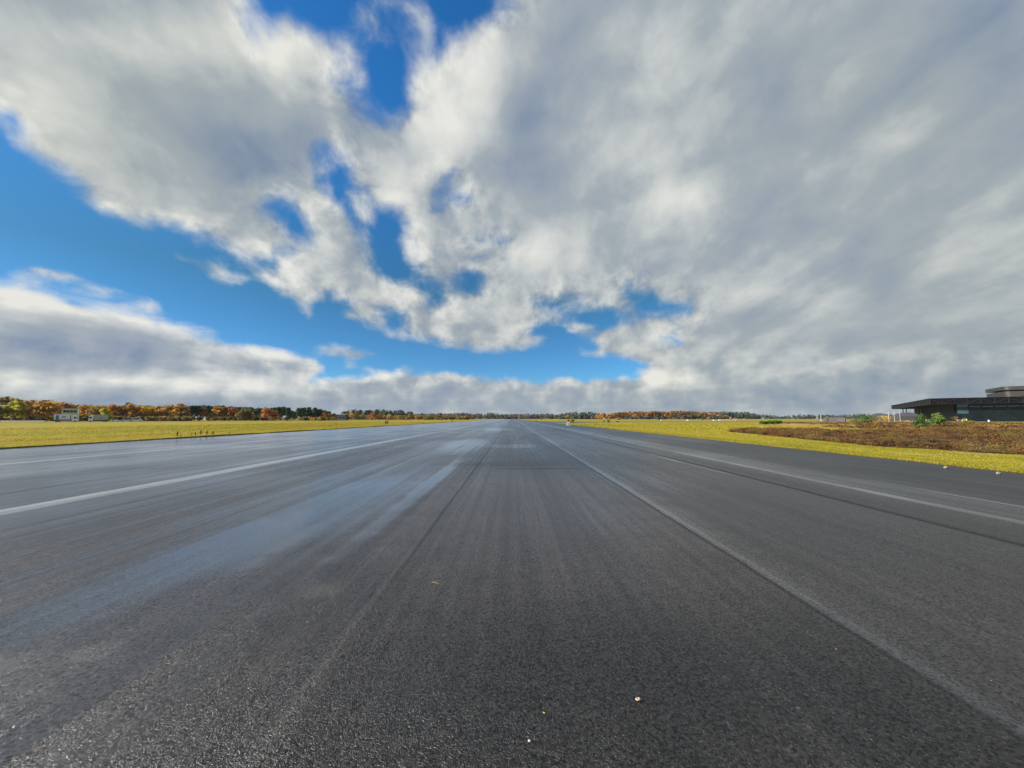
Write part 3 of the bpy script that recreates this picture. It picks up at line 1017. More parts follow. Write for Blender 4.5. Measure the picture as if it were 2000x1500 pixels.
def plant(name, label, cat, loc, h, w, mat, kind='broad', n=600, leaf=None, group=None, bark=None, stem=True, aspect=.8):
    t = thing(name, label, cat, loc, 0, group)
    if stem:
        trunk_mesh(h, max(.03, h * .016), .03, 5 if kind in ('broad', 'low') else 2, .2 if kind != 'cone' else .08, .9).build('trunk', bark or (m_barkp if kind == 'pine' else m_bark), t)
    v_, q_ = lobe_cloud(crown_lobes(kind, h, w), n, leaf or w * .06, .4, aspect)
    v_[:, 2] = np.maximum(v_[:, 2], 0.01)
    me_ = np_mesh('crown', v_, q_)
    me_.materials.append(mat)
    link('crown', me_, t)
    return t


def htop(vtop, d):
    return CAM_H + (817.5 - vtop) / F * d


# ------------------------------------------------------------------ the near row of autumn trees on the left, one by one
GP = 'trees at the far edge of the left field'
ROW = [  # column, top row, width, distance, leaf, kind, name, label
    (33, 783, 50, 196, 'yellowgreen', 'broad', 'broadleaf_tree', 'big round tree turning from green to yellow, beside the white roofed building'),
    (88, 785, 48, 200, 'orange', 'broad', 'broadleaf_tree', 'dark russet and orange tree between the yellow green tree and the grey block'),
    (62, 776, 46, 262, 'bare', 'broad', 'bare_tree', 'tall grey leafless tree rising behind the yellow green tree'),
    (10, 773, 48, 258, 'brown', 'broad', 'broadleaf_tree', 'tall olive brown tree behind the white curved roof'),
    (118, 786, 34, 250, 'russet', 'broad', 'broadleaf_tree', 'russet tree just above the roof of the grey block'),
    (163, 790, 30, 246, 'orange', 'broad', 'broadleaf_tree', 'wide orange brown tree behind the white lorry cab'),
    (186, 792, 26, 244, 'brown', 'broad', 'broadleaf_tree', 'dull brown tree behind the grey lorry trailer'),
    (207, 796, 26, 214, 'yellowgreen', 'low', 'broadleaf_tree', 'small olive yellow tree right of the grey lorry trailer'),
    (218, 789, 22, 250, 'red', 'broad', 'broadleaf_tree', 'upright orange red tree behind the pale hatchback'),
    (236, 791, 30, 252, 'russet', 'broad', 'broadleaf_tree', 'broad russet tree behind the parked white van'),
    (249, 785, 22, 270, 'olive', 'broad', 'broadleaf_tree', 'dark olive treetop standing above the white van'),
    (265, 788, 30, 254, 'russet', 'low', 'broadleaf_tree', 'rusty round tree right of the white van, low to the ground'),
    (291, 791, 24, 256, 'golden', 'low', 'broadleaf_tree', 'golden yellow tree, brightest of the left row'),
    (306, 795, 26, 258, 'orange', 'low', 'broadleaf_tree', 'amber tree left of the tall lamp post'),
    (328, 790, 24, 270, 'russet', 'broad', 'broadleaf_tree', 'rust brown tree just right of the tall lamp post'),
    (341, 801, 20, 262, 'golden', 'low', 'broadleaf_tree', 'low pale gold tree under the orange red crown'),
    (350, 787, 28, 276, 'red', 'broad', 'broadleaf_tree', 'orange red tree with the highest crown beside the pines'),
    (357, 794, 24, 268, 'brown', 'broad', 'broadleaf_tree', 'dark trunked brown tree at the left end of the pines'),
    (374, 792, 22, 282, 'pine', 'pine', 'pine_tree', 'dark pine between the brown tree and the russet row'),
    (386, 793, 20, 286, 'pine', 'pine', 'pine_tree', 'second dark pine, left of the russet row'),
    (395, 795, 18, 288, 'red', 'broad', 'broadleaf_tree', 'reddish tree squeezed between two dark pines'),
    (405, 792, 20, 292, 'pine', 'pine', 'pine_tree', 'dark pine right of the squeezed reddish tree'),
    (421, 793, 26, 290, 'orange', 'broad', 'broadleaf_tree', 'pale orange tree at the left of the russet row'),
    (438, 795, 26, 292, 'russet', 'broad', 'broadleaf_tree', 'russet tree in the middle of the russet row'),
    (455, 795, 26, 292, 'red', 'broad', 'broadleaf_tree', 'warm red brown tree at the right of the russet row'),
    (470, 799, 18, 290, 'brown', 'low', 'broadleaf_tree', 'small tan tree closing the russet row'),
    (487, 796, 24, 296, 'olive', 'low', 'broadleaf_tree', 'dull olive tree between russet row and red tree'),
    (503, 797, 20, 298, 'pine', 'pine', 'pine_tree', 'dark pine left of the single red tree'),
    (522, 797, 26, 288, 'red', 'broad', 'broadleaf_tree', 'single bright red tree in front of the dark pines'),
    (537, 798, 18, 294, 'russet', 'low', 'broadleaf_tree', 'brownish tree leaning against the single red tree'),
    (636, 804, 18, 318, 'russet', 'low', 'broadleaf_tree', 'low maroon tree at the right end of the dark pines'),
    (685, 802, 13, 430, 'golden', 'broad', 'larch_tree', 'ochre larch right of the dark flat building'),
    (697, 803, 14, 436, 'olive', 'cone', 'larch_tree', 'olive larch touching the ochre larch'),
    (709, 803, 14, 440, 'olive', 'cone', 'conifer_tree', 'murky green conifer left of the rusty pair'),
    (728, 804, 13, 450, 'red', 'broad', 'broadleaf_tree', 'rust red tree, left of the rusty pair'),
    (740, 806, 14, 452, 'russet', 'low', 'broadleaf_tree', 'rust brown tree, right of the rusty pair'),
    (760, 808, 15, 470, 'orange', 'low', 'broadleaf_tree', 'rounded orange tree above the black number board'),
    (780, 809, 14, 480, 'russet', 'low', 'broadleaf_tree', 'small russet tree right of the black number board'),
    (803, 807.5, 15, 520, 'orange', 'low', 'broadleaf_tree', 'tawny tree where the tall conifers end'),
    (822, 808, 16, 530, 'red', 'low', 'broadleaf_tree', 'low reddish tree in the olive thicket'),
    (838, 808.5, 12, 540, 'orange', 'low', 'broadleaf_tree', 'small coppery tree right of the low reddish tree'),
    (1110, 808.5, 18, 800, 'brown', 'broad', 'broadleaf_tree', 'tan tree behind the white sloping board'),
    (1174, 807, 14, 760, 'orange', 'low', 'broadleaf_tree', 'tawny rounded tree at the left foot of the orange hill wood'),
    (1208, 815, 9, 420, 'orange', 'low', 'broadleaf_tree', 'small bright orange tree above the flat black box'),
    (1384, 812.3, 7, 430, 'orange', 'low', 'broadleaf_tree', 'lone small orange tree before the dark hill wood'),
    (1373, 814.5, 7, 420, 'hedge', 'low', 'evergreen_tree', 'lone small green tree beside the small orange tree'),
]
for u, vt, wp, d, mt, kind, nm, lab in ROW:
    h, w = htop(vt, d), size(wp, d) * 1.12
    p0 = at(u, d)
    dens = 620 if d < 300 else 360
    plant(nm, lab, 'tree', (p0.x, d, 0), h, w, M[mt], kind, n=dens if mt != 'bare' else 500, leaf=max(.36, w * .058) if mt != 'bare' else .3, aspect=.8 if mt != 'bare' else .25)
# pines of one clump, alike
for u, vt in ((552, 793), (562, 796), (543, 795), (582, 797), (592, 796), (603, 795), (614, 796.5), (625, 798)):
    d = 318 + random.uniform(-8, 8)
    plant('pine_tree', 'dark green pine in the black clump right of the single red tree', 'tree', (at(u, d).x, d, 0), htop(vt, d), size(17, d), M['pine'], 'pine', 420, .55, 'pines of the dark clump')


# ------------------------------------------------------------------ woods that read as one mass
def wood(name, label, prof, d0, d1, n, mats, kind, per, sz, wd, trunks=True):
    us = np.array([a for a, _ in prof], float)
    vs_ = np.array([b for _, b in prof], float)
    V, idx, n0 = [], [], 0
    for i in range(n):
        u_ = random.uniform(us[0], us[-1])
        d_ = random.uniform(d0, d1) ** 1.0
        vt_ = float(np.interp(u_, us, vs_)) + abs(random.gauss(0, 1.0)) * (1 + 1.2 * (d1 - d_) / (d1 - d0 + 1))
        h_ = max(3, htop(vt_, d_))
        w_ = wd * random.uniform(.75, 1.25)
        k_ = random.choice(kind) if isinstance(kind, (list, tuple)) else kind
        mi = random.randrange(len(mats)) if not callable(mats) else 0
        if isinstance(kind, (list, tuple)):
            mi = kind.index(k_) if len(kind) == len(mats) else mi
        v_, _ = lobe_cloud(crown_lobes(k_, h_, w_), per, sz, .4)
        v_[:, 0] += at(u_, d_).x
        v_[:, 1] += d_
        V.append(v_)
        idx += [mi] * per
    V = np.concatenate(V)
    V[:, 2] = np.maximum(V[:, 2], .02)
    me_ = np_mesh(name, V, np.arange(len(V)).reshape(-1, 4))
    for m_ in mats:
        me_.materials.append(m_)
    me_.polygons.foreach_set('material_index', np.array(idx, dtype=np.int32))
    o_ = link(name, me_)
    o_['kind'] = 'stuff'
    return tag(o_, label, 'wood')


wood('autumn_woods', 'brown and orange wood rising behind the lorries', [(-60, 778), (0, 779), (15, 775), (45, 779), (60, 777), (95, 781), (130, 787), (170, 791), (230, 791), (262, 789), (300, 792), (350, 790), (372, 794)],
     262, 320, 150, [M['russet'], M['brown'], M['orange'], M['olive']], 'broad', 130, .85, 9)
wood('pine_woods', 'dark pine wood behind the russet row', [(362, 793), (400, 791), (440, 792), (480, 795), (540, 794), (565, 797), (574, 803), (582, 799), (612, 797), (636, 801), (652, 808)],
     322, 370, 130, [M['pine'], M['pine'], M['brown']], ['pine', 'broad', 'low'], 120, .8, 8)
wood('undergrowth_woods', 'dark brushwood along the foot of the left pines', [(350, 812), (650, 813)], 300, 316, 90, [M['brown'], M['olive'], M['pine']], 'low', 60, .6, 5)
wood('undergrowth_woods', 'dark scrub under the left autumn trees', [(-60, 803), (90, 805), (150, 810), (370, 812)], 250, 260, 300, [M['olive'], M['brown'], M['pine']], 'low', 70, .6, 6)
wood('conifer_woods', 'tall dark conifer wood behind the rusty pair', [(664, 804), (680, 801), (705, 799.5), (760, 799.5), (785, 801), (806, 805)], 640, 760, 150, [M['pine'], M['conifer']], 'cone', 60, 1.6, 9)
wood('mixed_thicket_woods', 'low olive thicket stretching toward the runway end', [(655, 810), (700, 809), (760, 810.5), (830, 810), (885, 810.5), (925, 812)], 500, 640, 170, [M['olive'], M['brown'], M['russet'], M['olive']], 'low', 60, 1.2, 10)
wood('distant_woods', 'hazy brown and blue green wood across the runway end',
     [(790, 808), (830, 806.5), (860, 805.5), (880, 806.5), (905, 805), (930, 807.5), (960, 805.5), (975, 808), (1010, 808), (1040, 807.5), (1105, 807.5)], 1250, 1700, 420, [M['farbrown'], M['farautumn'], M['conifer']], ['low', 'low', 'cone'], 40, 3.0, 17)
wood('conifer_woods', 'hazy conifer block right of the runway end', [(1094, 808), (1106, 805.5), (1122, 804), (1152, 803.5), (1164, 805.5), (1172, 808)], 1000, 1150, 90, [M['conifer']], 'cone', 60, 2.2, 12)
wood('autumn_hill_woods', 'orange topped wood on the right horizon', [(1165, 807), (1200, 804), (1230, 802.3), (1300, 801.8), (1330, 800.8), (1362, 801.5), (1385, 805), (1420, 810)], 880, 1150, 260, [M['orange'], M['farautumn'], M['russet']], 'low', 70, 2.2, 16)
wood('conifer_woods', 'dark belt of conifers at the foot of the orange wood', [(1215, 811), (1300, 812), (1325, 806), (1345, 808), (1420, 812)], 840, 875, 70, [M['conifer'], M['farbrown']], 'low', 60, 2.0, 12)
wood('dark_hill_woods', 'blue dark wood right of the orange topped wood', [(1362, 804), (1375, 802.6), (1410, 802.4), (1460, 803.5), (1472, 806), (1480, 810.5)], 1180, 1320, 120, [M['conifer']], 'low', 60, 2.6, 18)
wood('distant_woods', 'low blue grey tree belt behind the grey shed', [(1466, 808), (1500, 809), (1530, 811.5), (1560, 808.5), (1620, 809.5), (1680, 808.5), (1745, 808.5), (1800, 809), (2060, 808)], 1200, 1500, 330, [M['conifer'], M['conifer'], M['farbrown']], ['cone', 'low', 'low'], 40, 2.6, 15)

# ------------------------------------------------------------------ shrubs and small plants
SHR = [  # column, top, base, width px, leaf, kind, name, label, quads, leaf size
    (609, 815.7, 823, 11, 'golden', 'low', 'yellow_shrub', 'bright yellow round shrub alone in the left field', 420, .14),
    (621, 817.5, 823, 4, 'orange', 'low', 'orange_shrub', 'small thin orange shrub beside the bright yellow shrub', 160, .1),
    (883, 815, 825.3, 7, 'bare', 'low', 'bare_shrub', 'thin leafless shrub on the left runway edge', 150, .12),
    (1116, 813, 826, 11, 'yellowgreen', 'tip', 'yellow_green_shrub', 'yellow green upright shrub behind the white sloping board', 420, .12),
    (1120, 819, 826, 4.5, 'pine', 'low', 'dark_shrub', 'small black green bush hugging the yellow green shrub', 200, .1),
    (1188, 818.5, 825.5, 8, 'olive', 'low', 'dark_shrub', 'dark olive bush beside the pale capped post', 260, .12),
    (1505, 820.3, 828.7, 45, 'hedge', 'low', 'evergreen_bush', 'wide low bright green bush on the right field', 0, .13),
    (1690, 806.5, 826.5, 34, 'fir', 'tip', 'pine_sapling', 'green young pine left of the orange shrubs', 1100, .24),
    (1795, 805.5, 833.5, 27, 'fir', 'tip', 'pine_sapling', 'left of two young pines before the black museum', 1500, .15),
    (1833, 804.5, 834.5, 33, 'fir', 'low', 'pine_sapling', 'bushy rounded young pine, right of the two before the black museum', 1700, .15),
    (1814, 823, 832.5, 12, 'fir', 'low', 'pine_sapling', 'tiny low pine between the two young pines', 260, .1),
    (1721, 810, 824, 34, 'amber', 'low', 'orange_shrub', 'tallest amber shrub left of the flagpoles', 520, .18),
    (1738, 814.5, 824, 18, 'amber', 'low', 'yellow_shrub', 'low yellow shrub at the foot of the flagpoles', 260, .15),
    (1707, 816.5, 824, 14, 'orange', 'low', 'orange_shrub', 'low orange shrub right of the green young pine', 260, .15),
    (1669, 816.5, 824, 26, 'brown', 'low', 'tan_shrub', 'tan withered shrub beside the grey shed', 300, .16),
    (1911, 810.3, 822.5, 11, 'orange', 'tip', 'orange_shrub', 'upright coral shrub against the museum glass', 420, .2),
    (1893, 819.5, 829.5, 26, 'yellowgreen', 'low', 'yellow_shrub', 'sprawling lemon yellow shrub before the museum glass', 420, .12),
    (1865, 812, 822.8, 12, 'russet', 'low', 'brown_shrub', 'dark reddish shrub by the museum corner', 300, .2),
    (1852, 823, 830, 10, 'olive', 'low', 'olive_shrub', 'low olive shrub right of the rounded young pine', 160, .12),
    (1884, 815, 822.8, 8, 'brown', 'low', 'brown_shrub', 'grey brown shrub behind the lemon yellow shrub', 200, .2),
    (1288, 817.3, 820.6, 8, 'pine', 'low', 'dark_shrub', 'low black bush at the end of the taxiway', 160, .3),
    (913, 818.2, 820, 4, 'pine', 'low', 'dark_shrub', 'tiny dark bush in the grass left of the far runway', 90, .25),
    (1058, 818.0, 820.3, 3.4, 'pine', 'low', 'dark_shrub', 'tiny dark bush in the grass right of the far runway', 90, .2),
    (1047, 820.8, 823.8, 3.2, 'brown', 'low', 'brown_shrub', 'tiny brown tuft on the far right runway edge', 90, .12),
]
for u, vt, vb, wp, mt, kind, nm, lab, n, lf in SHR:
    d = CAM_H * F / (vb - 817.5)
    h, w = htop(vt, d), size(wp, d)
    p0 = at(u, d)
    if nm == 'evergreen_bush':
        t = thing(nm, lab, 'bush', (p0.x, d, 0))
        L = [((-w * .36, 0, h * .4), (w * .16, .9, h * .42)), ((-w * .2, .2, h * .36), (w * .14, .8, h * .36)), ((0, 0, h * .45), (w * .17, 1., h * .5)), ((w * .18, .1, h * .5), (w * .16, 1., h * .5)), ((w * .36, 0, h * .48), (w * .15, .9, h * .46))]
        v_, q_ = lobe_cloud(L, 1300, .12, .35)
        v_[:, 2] = np.maximum(v_[:, 2], .01)
        me = np_mesh('crown', v_, q_)
        me.materials.append(M[mt])
        link('crown', me, t)
        trunk_mesh(h * .5, .04, .1, 4, .3).build('trunk', m_bark, t)
        continue
    plant(nm, lab, 'shrub' if 'sapling' not in nm else 'young tree', (p0.x, d, 0), h, w * 1.1, M[mt], kind, n, lf, aspect=.8 if mt not in ('bare', 'fir') else .3 if mt == 'bare' else .5)

# dry dock stalks on the left edge
m_dock = plain('dry_stalk', (.07, .030, .014), .9, 0, .5, 8)
dock = thing('dry_weed', 'dry brown dock stalk on the left runway edge, standing apart from the cluster', 'weed', (ground(343, 857).x + .1, ground(343, 857).y, 0))
mb = MB()
mb.tube([(0, 0, 0), (.02, 0, .35), (.01, .02, .66)], [.012, .010, .005], 5)
for k in range(4):
    z0 = .2 + .1 * k
    mb.tube([(.01, 0, z0), (random.uniform(-.12, .12), random.uniform(-.1, .1), z0 + .16)], [.007, .003], 4)
mb.build('stem', m_dock, dock)
v_, q_ = lobe_cloud([((.01, 0, .42), (.05, .05, .20))], 170, .026, .7)
me = np_mesh('seed_head', v_, q_)
me.materials.append(m_dock)
link('seed_head', me, dock)
for i, (u, vb, s) in enumerate(((353, 856, .6), (374, 854.5, .62), (381, 854, .75), (388, 853.3, 1.05), (393, 852.6, .95), (401, 852, .8), (405, 851.8, .72), (430, 850, .6))):
    g0 = ground(u, vb)
    copy_tree(dock, (max(g0.x, -29.0) if g0.x < -28.2 else -28.45, g0.y, 0), random.uniform(0, 6), (s, s, s),
              'dry brown dock stalk in the ragged cluster on the left runway edge', 'dock stalks on the left runway edge')

# ------------------------------------------------------------------ buildings
m_black = plain('black_steel_cladding', (.0015, .0022, .006), .6, 0, .35, .2, .2)
m_fascia, g, out = new_mat('dark_slatted_cladding')
p = pos(g)
sl = g.new('ShaderNodeTexWave', wave_type='BANDS', bands_direction='Z')
g.l.new(p, sl.inputs['Vector'])
sl.inputs['Scale'].default_value = 1.6
n = g.noise(p, .25, 4, .6)
bsdf(g, out, g.ramp(g.math('ADD', g.math('MULTIPLY', sl.outputs['Fac'], .25), g.math('MULTIPLY', n, .7)), [(0.3, (.0015, .0018, .0040)), (0.75, (.006, .0058, .0085))]), .8, 0, .08)
m_glass, g, out = new_mat('dark_reflective_glass')
n = g.noise(pos(g), .12, 3, .5)
bsdf(g, out, g.ramp(n, [(0.35, (.003, .006, .009)), (0.65, (.006, .012, .014))]), .12, 0, .3)
m_pane = plain('pale_blue_glass_light', (.10, .17, .20), .12, 0, .3, .3)  # pale strips: light showing in the glass front, put into the colour
m_pane2 = plain('deep_blue_glass_light', (.035, .075, .11), .12, 0, .4, .3)  # opaque; light seen through the first bay is put into the colour
m_tower = plain('weathered_grey_panel', (.034, .031, .029), .6, 0, .35, .25)
m_board = plain('weathered_white_board', (.40, .40, .38), .5, 0, .25, 4)
m_cab = plain('cab_white_paint', (.80, .82, .80), .4, 0, .08, 2)
m_white = plain('white_paint', (.52, .53, .52), .45, 0, .12, 2)
m_offwhite = plain('off_white_panel', (.72, .76, .75), .5, 0, .15, .6)
m_greywall, g, out = new_mat('grey_siding')
p = pos(g)
wv = g.new('ShaderNodeTexWave', wave_type='BANDS', bands_direction='Z')
g.l.new(p, wv.inputs['Vector'])
wv.inputs['Scale'].default_value = .7
bsdf(g, out, g.mix(g.mapr(wv.outputs['Fac'], .7, 1), (.46, .50, .46), (.30, .34, .31)), .6)
m_dark = plain('dark_rubber', (.018, .018, .020), .7, 0, .3, 2)
m_darkglass = plain('tinted_window', (.015, .02, .028), .1, 0, .2, 1)
m_steel = plain('galvanised_steel', (.36, .37, .37), .4, .6, .2, 2)
m_teal = plain('teal_print', (.08, .20, .24), .4, 0, .15, 1)
m_greyprint = plain('grey_print', (.24, .29, .30), .4, 0, .2, 1)
m_concrete = plain('grey_concrete', (.085, .08, .082), .8, 0, .3, .6)
m_hangar = plain('dark_corrugated_sheet', (.032, .033, .045), .6, 0, .4, .15)
m_yellow = plain('faded_yellow_paint', (.55, .46, .10), .5, 0, .2, 2)
m_redp = plain('faded_red_paint', (.45, .10, .05), .5, 0, .2, 2)

# the museum: a huge flat roof on a black box with a glass front
DA, DB = Vector((.78, -.62, 0)).normalized(), Vector((.62, .78, 0)).normalized()
RZ = math.atan2(DA.y, DA.x)
mu = thing('museum_building', 'long black flat roofed museum with glass front and deep roof overhang', 'building', (283, 260, 0), RZ)
RT, RB = 15.0, 11.3
LA, LB = 118, 176
roof = MB().box((LA / 2, LB / 2, (RT + RB) / 2), (LA, LB, RT - RB - .01)).build('roof', m_fascia, mu)
MB().box((LA / 2, -.06, RT + .08), (LA + .5, .5, .3)).box((-.06, LB / 2, RT + .08), (.5, LB + .5, .3)).build('roof_edge', m_black, roof)
tr = MB()
step = 5.6
for k in range(int(LA / step)):
    x0 = k * step
    zz = ((RB + .3, RT - .3) if k % 2 else (RT - .3, RB + .3))
    tr.tube([(x0 + .2, -.1, zz[0]), (x0 + step - .2, -.1, zz[1])], .12, 4)
    tr.tube([(x0, -.1, RB + .2), (x0, -.1, RT - .2)], .10, 4)
for k in range(int(LB / step)):
    tr.tube([(-.1, k * step, RB + .2), (-.1, k * step, RT - .2)], .16, 4)
tr.tube([(0, -.12, RB + .1), (LA, -.12, RB + .1)], .14, 4)
tr.tube([(-.12, 0, RB + .1), (-.12, LB, RB + .1)], .14, 4)
tr.build('truss', plain('grey_steel_truss', (.030, .028, .032), .5, .3, .3, .3), roof)
WA, WB = 12.5, 8.0
MB().box((WA + 48, WB + 71.5, RB / 2), (96, 139, RB)).build('wall', m_black, mu)
bay = 5.4
fr = plain('black_mullion', (.008, .008, .011), .5, 0, .2, 1, .2)
for k in range(17):
    x0 = WA + .6 + k * bay
    wdw = MB().box((x0 + bay / 2, WB - .10, RB / 2), (bay - .25, .16, RB - .3)).build('window', m_glass, mu)
    MB().box((x0, WB - .16, RB / 2), (.22, .3, RB - .2)).box((x0 + bay / 2, WB - .16, RB * .62), (bay - .3, .26, .12)).build('frame', fr, wdw)
    if k < 6:
        MB().box((x0 + bay / 2, WB - .22, RB - 1.35 + (.25 if k == 0 else -.35)), (bay - .6, .06, (2.0 if k == 0 else .62))).build('glass_light_panel', m_pane, wdw)
    if k == 0:
        MB().box((x0 + bay / 2, WB - .21, RB - 4.6), (bay - .6, .05, 3.4)).build('glass_light_panel', m_pane2, wdw)
for a_, b_ in ((6, 158), (3.5, 120), (4, 60)):
    MB().tube([(a_, b_, 0), (a_, b_, RB)], .35, 10).build('column', m_black, mu)
tw = []
rad = 2.6
A0, A1, B0, B1 = 37.5, 112, 22, 60


def rounded(a0, a1, b0, b1, r):
    pts = []
    for cx, cy, s in ((a0 + r, b0 + r, math.pi), (a1 - r, b0 + r, 1.5 * math.pi), (a1 - r, b1 - r, 0), (a0 + r, b1 - r, .5 * math.pi)):
        for k in range(7):
            t = s + k / 6 * math.pi / 2
            pts.append((cx + r * math.cos(t), cy + r * math.sin(t)))
    return pts


def extrude(pts, z0, z1, mb=None):
    mb = mb or MB()
    n = len(pts)
    v = [(*q, z0) for q in pts] + [(*q, z1) for q in pts]
    f = [tuple(range(n - 1, -1, -1)), tuple(range(n, 2 * n))] + [(i, (i + 1) % n, n + (i + 1) % n, n + i) for i in range(n)]
    return mb.add(v, f)


box = extrude(rounded(A0 + .35, A1, B0 + .3, B1, rad), RT + .02, 19.6).build('roof_pavilion', m_tower, mu)
extrude(rounded(A0 + 9, A1 - 3, B0 + 6, B1 - 3, rad), 19.6, 20.5).build('recess', m_tower, box)
extrude(rounded(A0, A1, B0, B1, rad), 20.5, 22.9).build('canopy_slab', m_tower, box)
MB().box((A0 + 14, B0 + .35, 17.6), (8, .4, 2.6)).build('window', m_darkglass, box)

# curved shelter roofs behind the flagpoles
for (u, wp, vt, d, lab) in ((1718, 52, 807.0, 330, 'dark arched aircraft shelter behind the amber shrub'), (1772, 78, 805.5, 345, 'dark arched aircraft shelter partly hidden by the museum wall')):
    h, w = htop(vt, d), size(wp, d) * .72
    t = thing('aircraft_shelter', lab, 'shelter', (at(u, d).x, d, 0), R(-45))
    prof = [(w / 2 * math.cos(math.pi * k / 18), h * math.sin(math.pi * k / 18) ** 1.25) for k in range(19)]
    MB().prism(prof, 0, 26).build('shell', m_hangar, t)
    rb = MB()
    for k in range(3, 16):
        x_, z_ = prof[k]
        rb.tube([(x_ * 1.005, -.05, z_ * 1.005), (x_ * 1.005, 26, z_ * 1.005)], .12, 5)
    rb.build('roof_rib', m_hangar, t)
    MB().box((0, -.08, h * .28), (w * .4, .14, h * .55)).build('door', m_dark, t)

# long low grey shed
d = 222
w, h = size(46, d) * .68, htop(814.6, d)
p0 = at(1630, d)
sh = thing('grey_shed', 'long low windowless grey shed beyond the heather', 'shed', (p0.x, d, 0), R(-46))
MB().box((0, 0, h * .44), (w, 5, h * .88)).build('wall', m_concrete, sh)
MB().box((0, 0, h * .94), (w + .5, 5.5, h * .12), taper=.98).build('roof', plain('dark_felt_roof', (.05, .05, .055), .8), sh)
MB().box((-w * .3, -2.53, h * .4), (1.0, .06, h * .72)).build('door', m_dark, sh)
MB().tube([(w * .49, -2.62, 0), (w * .49, -2.62, h * .9)], .07, 6).build('downpipe', m_steel, sh)
pm = thing('white_mast', 'thin white mast left of the low grey shed', 'mast', (at(1603.5, 214).x, 214, 0))
MB().tube([(0, 0, 0), (0, 0, 3.9)], [.12, .08], 8).build('pole', m_white, pm)
MB().tube([(-.3, 0, 3.7), (.3, 0, 3.7)], .04, 6).box((.3, 0, 3.78), (.16, .16, .18)).build('lamp_head', m_steel, pm)

# the flagpoles before the museum
fp = None
for u, vt, lab in ((1736, 804.5, 'white flagpole, leftmost of three beside the museum overhang'), (1747, 804.2, 'white flagpole, middle of three beside the museum overhang'), (1758, 803.8, 'white flagpole, rightmost of three, nearest the museum column')):
    d = 190
    h = htop(vt, d)
    if fp is None:
        fp = thing('flagpole', lab, 'flagpole', (at(u, d).x, d, 0), 0, 'bare flagpoles by the museum')
        MB().tube([(0, 0, 0), (0, 0, h)], [.07, .05], 8).build('pole', m_white, fp)
        MB().blob((0, 0, h + .06), (.1, .1, .1), 0, 8, 6).build('finial', m_white, fp)
        MB().box((0, 0, .1), (.45, .45, .2), bevel=.05).build('base', m_concrete, fp)
    else:
        copy_tree(fp, (at(u, d).x, d, 0), .6, (1, 1, h / 5.0), lab)

# small aeroplanes on the museum lawn
def aeroplane(loc, rz, s, label, body, wing):
    t = thing('light_aeroplane', label, 'aeroplane', loc, rz)
    t.scale = (s, s, s)
    MB().tube([(-2.9, 0, 1.1), (-2.6, 0, 1.15), (-1.2, 0, 1.3), (.6, 0, 1.25), (3.6, 0, 1.45)], [.18, .42, .62, .52, .12], 10).build('fuselage', body, t)
    MB().prism([(-1.3, 1.9), (-.9, 2.06), (.1, 2.0), (.2, 1.93)], -5, 5).build('wing', wing, t)
    MB().prism([(3.0, 1.5), (3.7, 1.54), (3.75, 1.48)], -1.6, 1.6).build('tailplane', wing, t)
    MB().add([(2.9, -.04, 1.5), (3.8, -.04, 1.5), (3.9, -.04, 2.7), (3.5, -.04, 2.7), (2.9, .04, 1.5), (3.8, .04, 1.5), (3.9, .04, 2.7), (3.5, .04, 2.7)],
             [(0, 1, 2, 3), (7, 6, 5, 4), (0, 4, 5, 1), (1, 5, 6, 2), (2, 6, 7, 3), (3, 7, 4, 0)]).build('fin', wing, t)
    for sgn in (-1, 1):
        w_ = MB().tube([(-.9, sgn * .95, .28), (-.9, sgn * 1.1, .28)], .28, 12).build('wheel', m_dark, t)
        MB().tube([(-.9, sgn * .4, .9), (-.9, sgn * 1.0, .28)], .05, 5).build('strut', m_steel, w_)
    MB().prism([(-2.0, 1.55), (-1.5, 1.92), (-1.1, 1.92), (-1.1, 1.5)], -.44, .44).build('windscreen', m_darkglass, t)
    return t


d = 120
aeroplane((at(1793, d).x, d, .2), R(-62), .50, 'small cream winged aeroplane behind the left young pine', m_yellow, plain('cream_wing', (.75, .70, .45), .4, 0, .1, 1))
d = 178
aeroplane((at(1877, d).x, d, .2), R(-75), .5, 'tiny pale green winged aeroplane before the museum glass', m_steel, plain('pale_green_wing', (.55, .60, .30), .4, 0, .1, 1))
# white picnic benches behind the left young pine
d = 170
bench = thing('picnic_table', 'pale picnic table beneath the museum overhang', 'picnic table', (at(1777, d).x, d, 0), .2)
MB().box((0, 0, .75), (3.2, .8, .07)).build('tabletop', m_white, bench)
for sgn in (-1, 1):
    MB().box((0, sgn * .75, .45), (3.2, .3, .06)).build('seat', m_white, bench)
    MB().tube([(sgn * 1.2, -.75, 0), (sgn * 1.2, -.2, .72)], .05, 5).tube([(sgn * 1.2, .75, 0), (sgn * 1.2, .2, .72)], .05, 5).box((sgn * 1.2, 0, .42), (.08, 1.6, .08)).build('trestle', m_steel, bench)
# small upright pale bin at the glass
d = 190
bn = thing('pale_bin', 'small pale mint bin standing at the museum glass', 'bin', (at(1931, d).x, d, 0))
MB().box((0, 0, .5), (.55, .5, 1.0), taper=1.1, bevel=.06).build('body', plain('mint_plastic', (.45, .68, .52), .4, 0, .1, 2), bn)
MB().box((0, 0, 1.04), (.66, .6, .08), bevel=.05).build('lid', m_steel, bn)

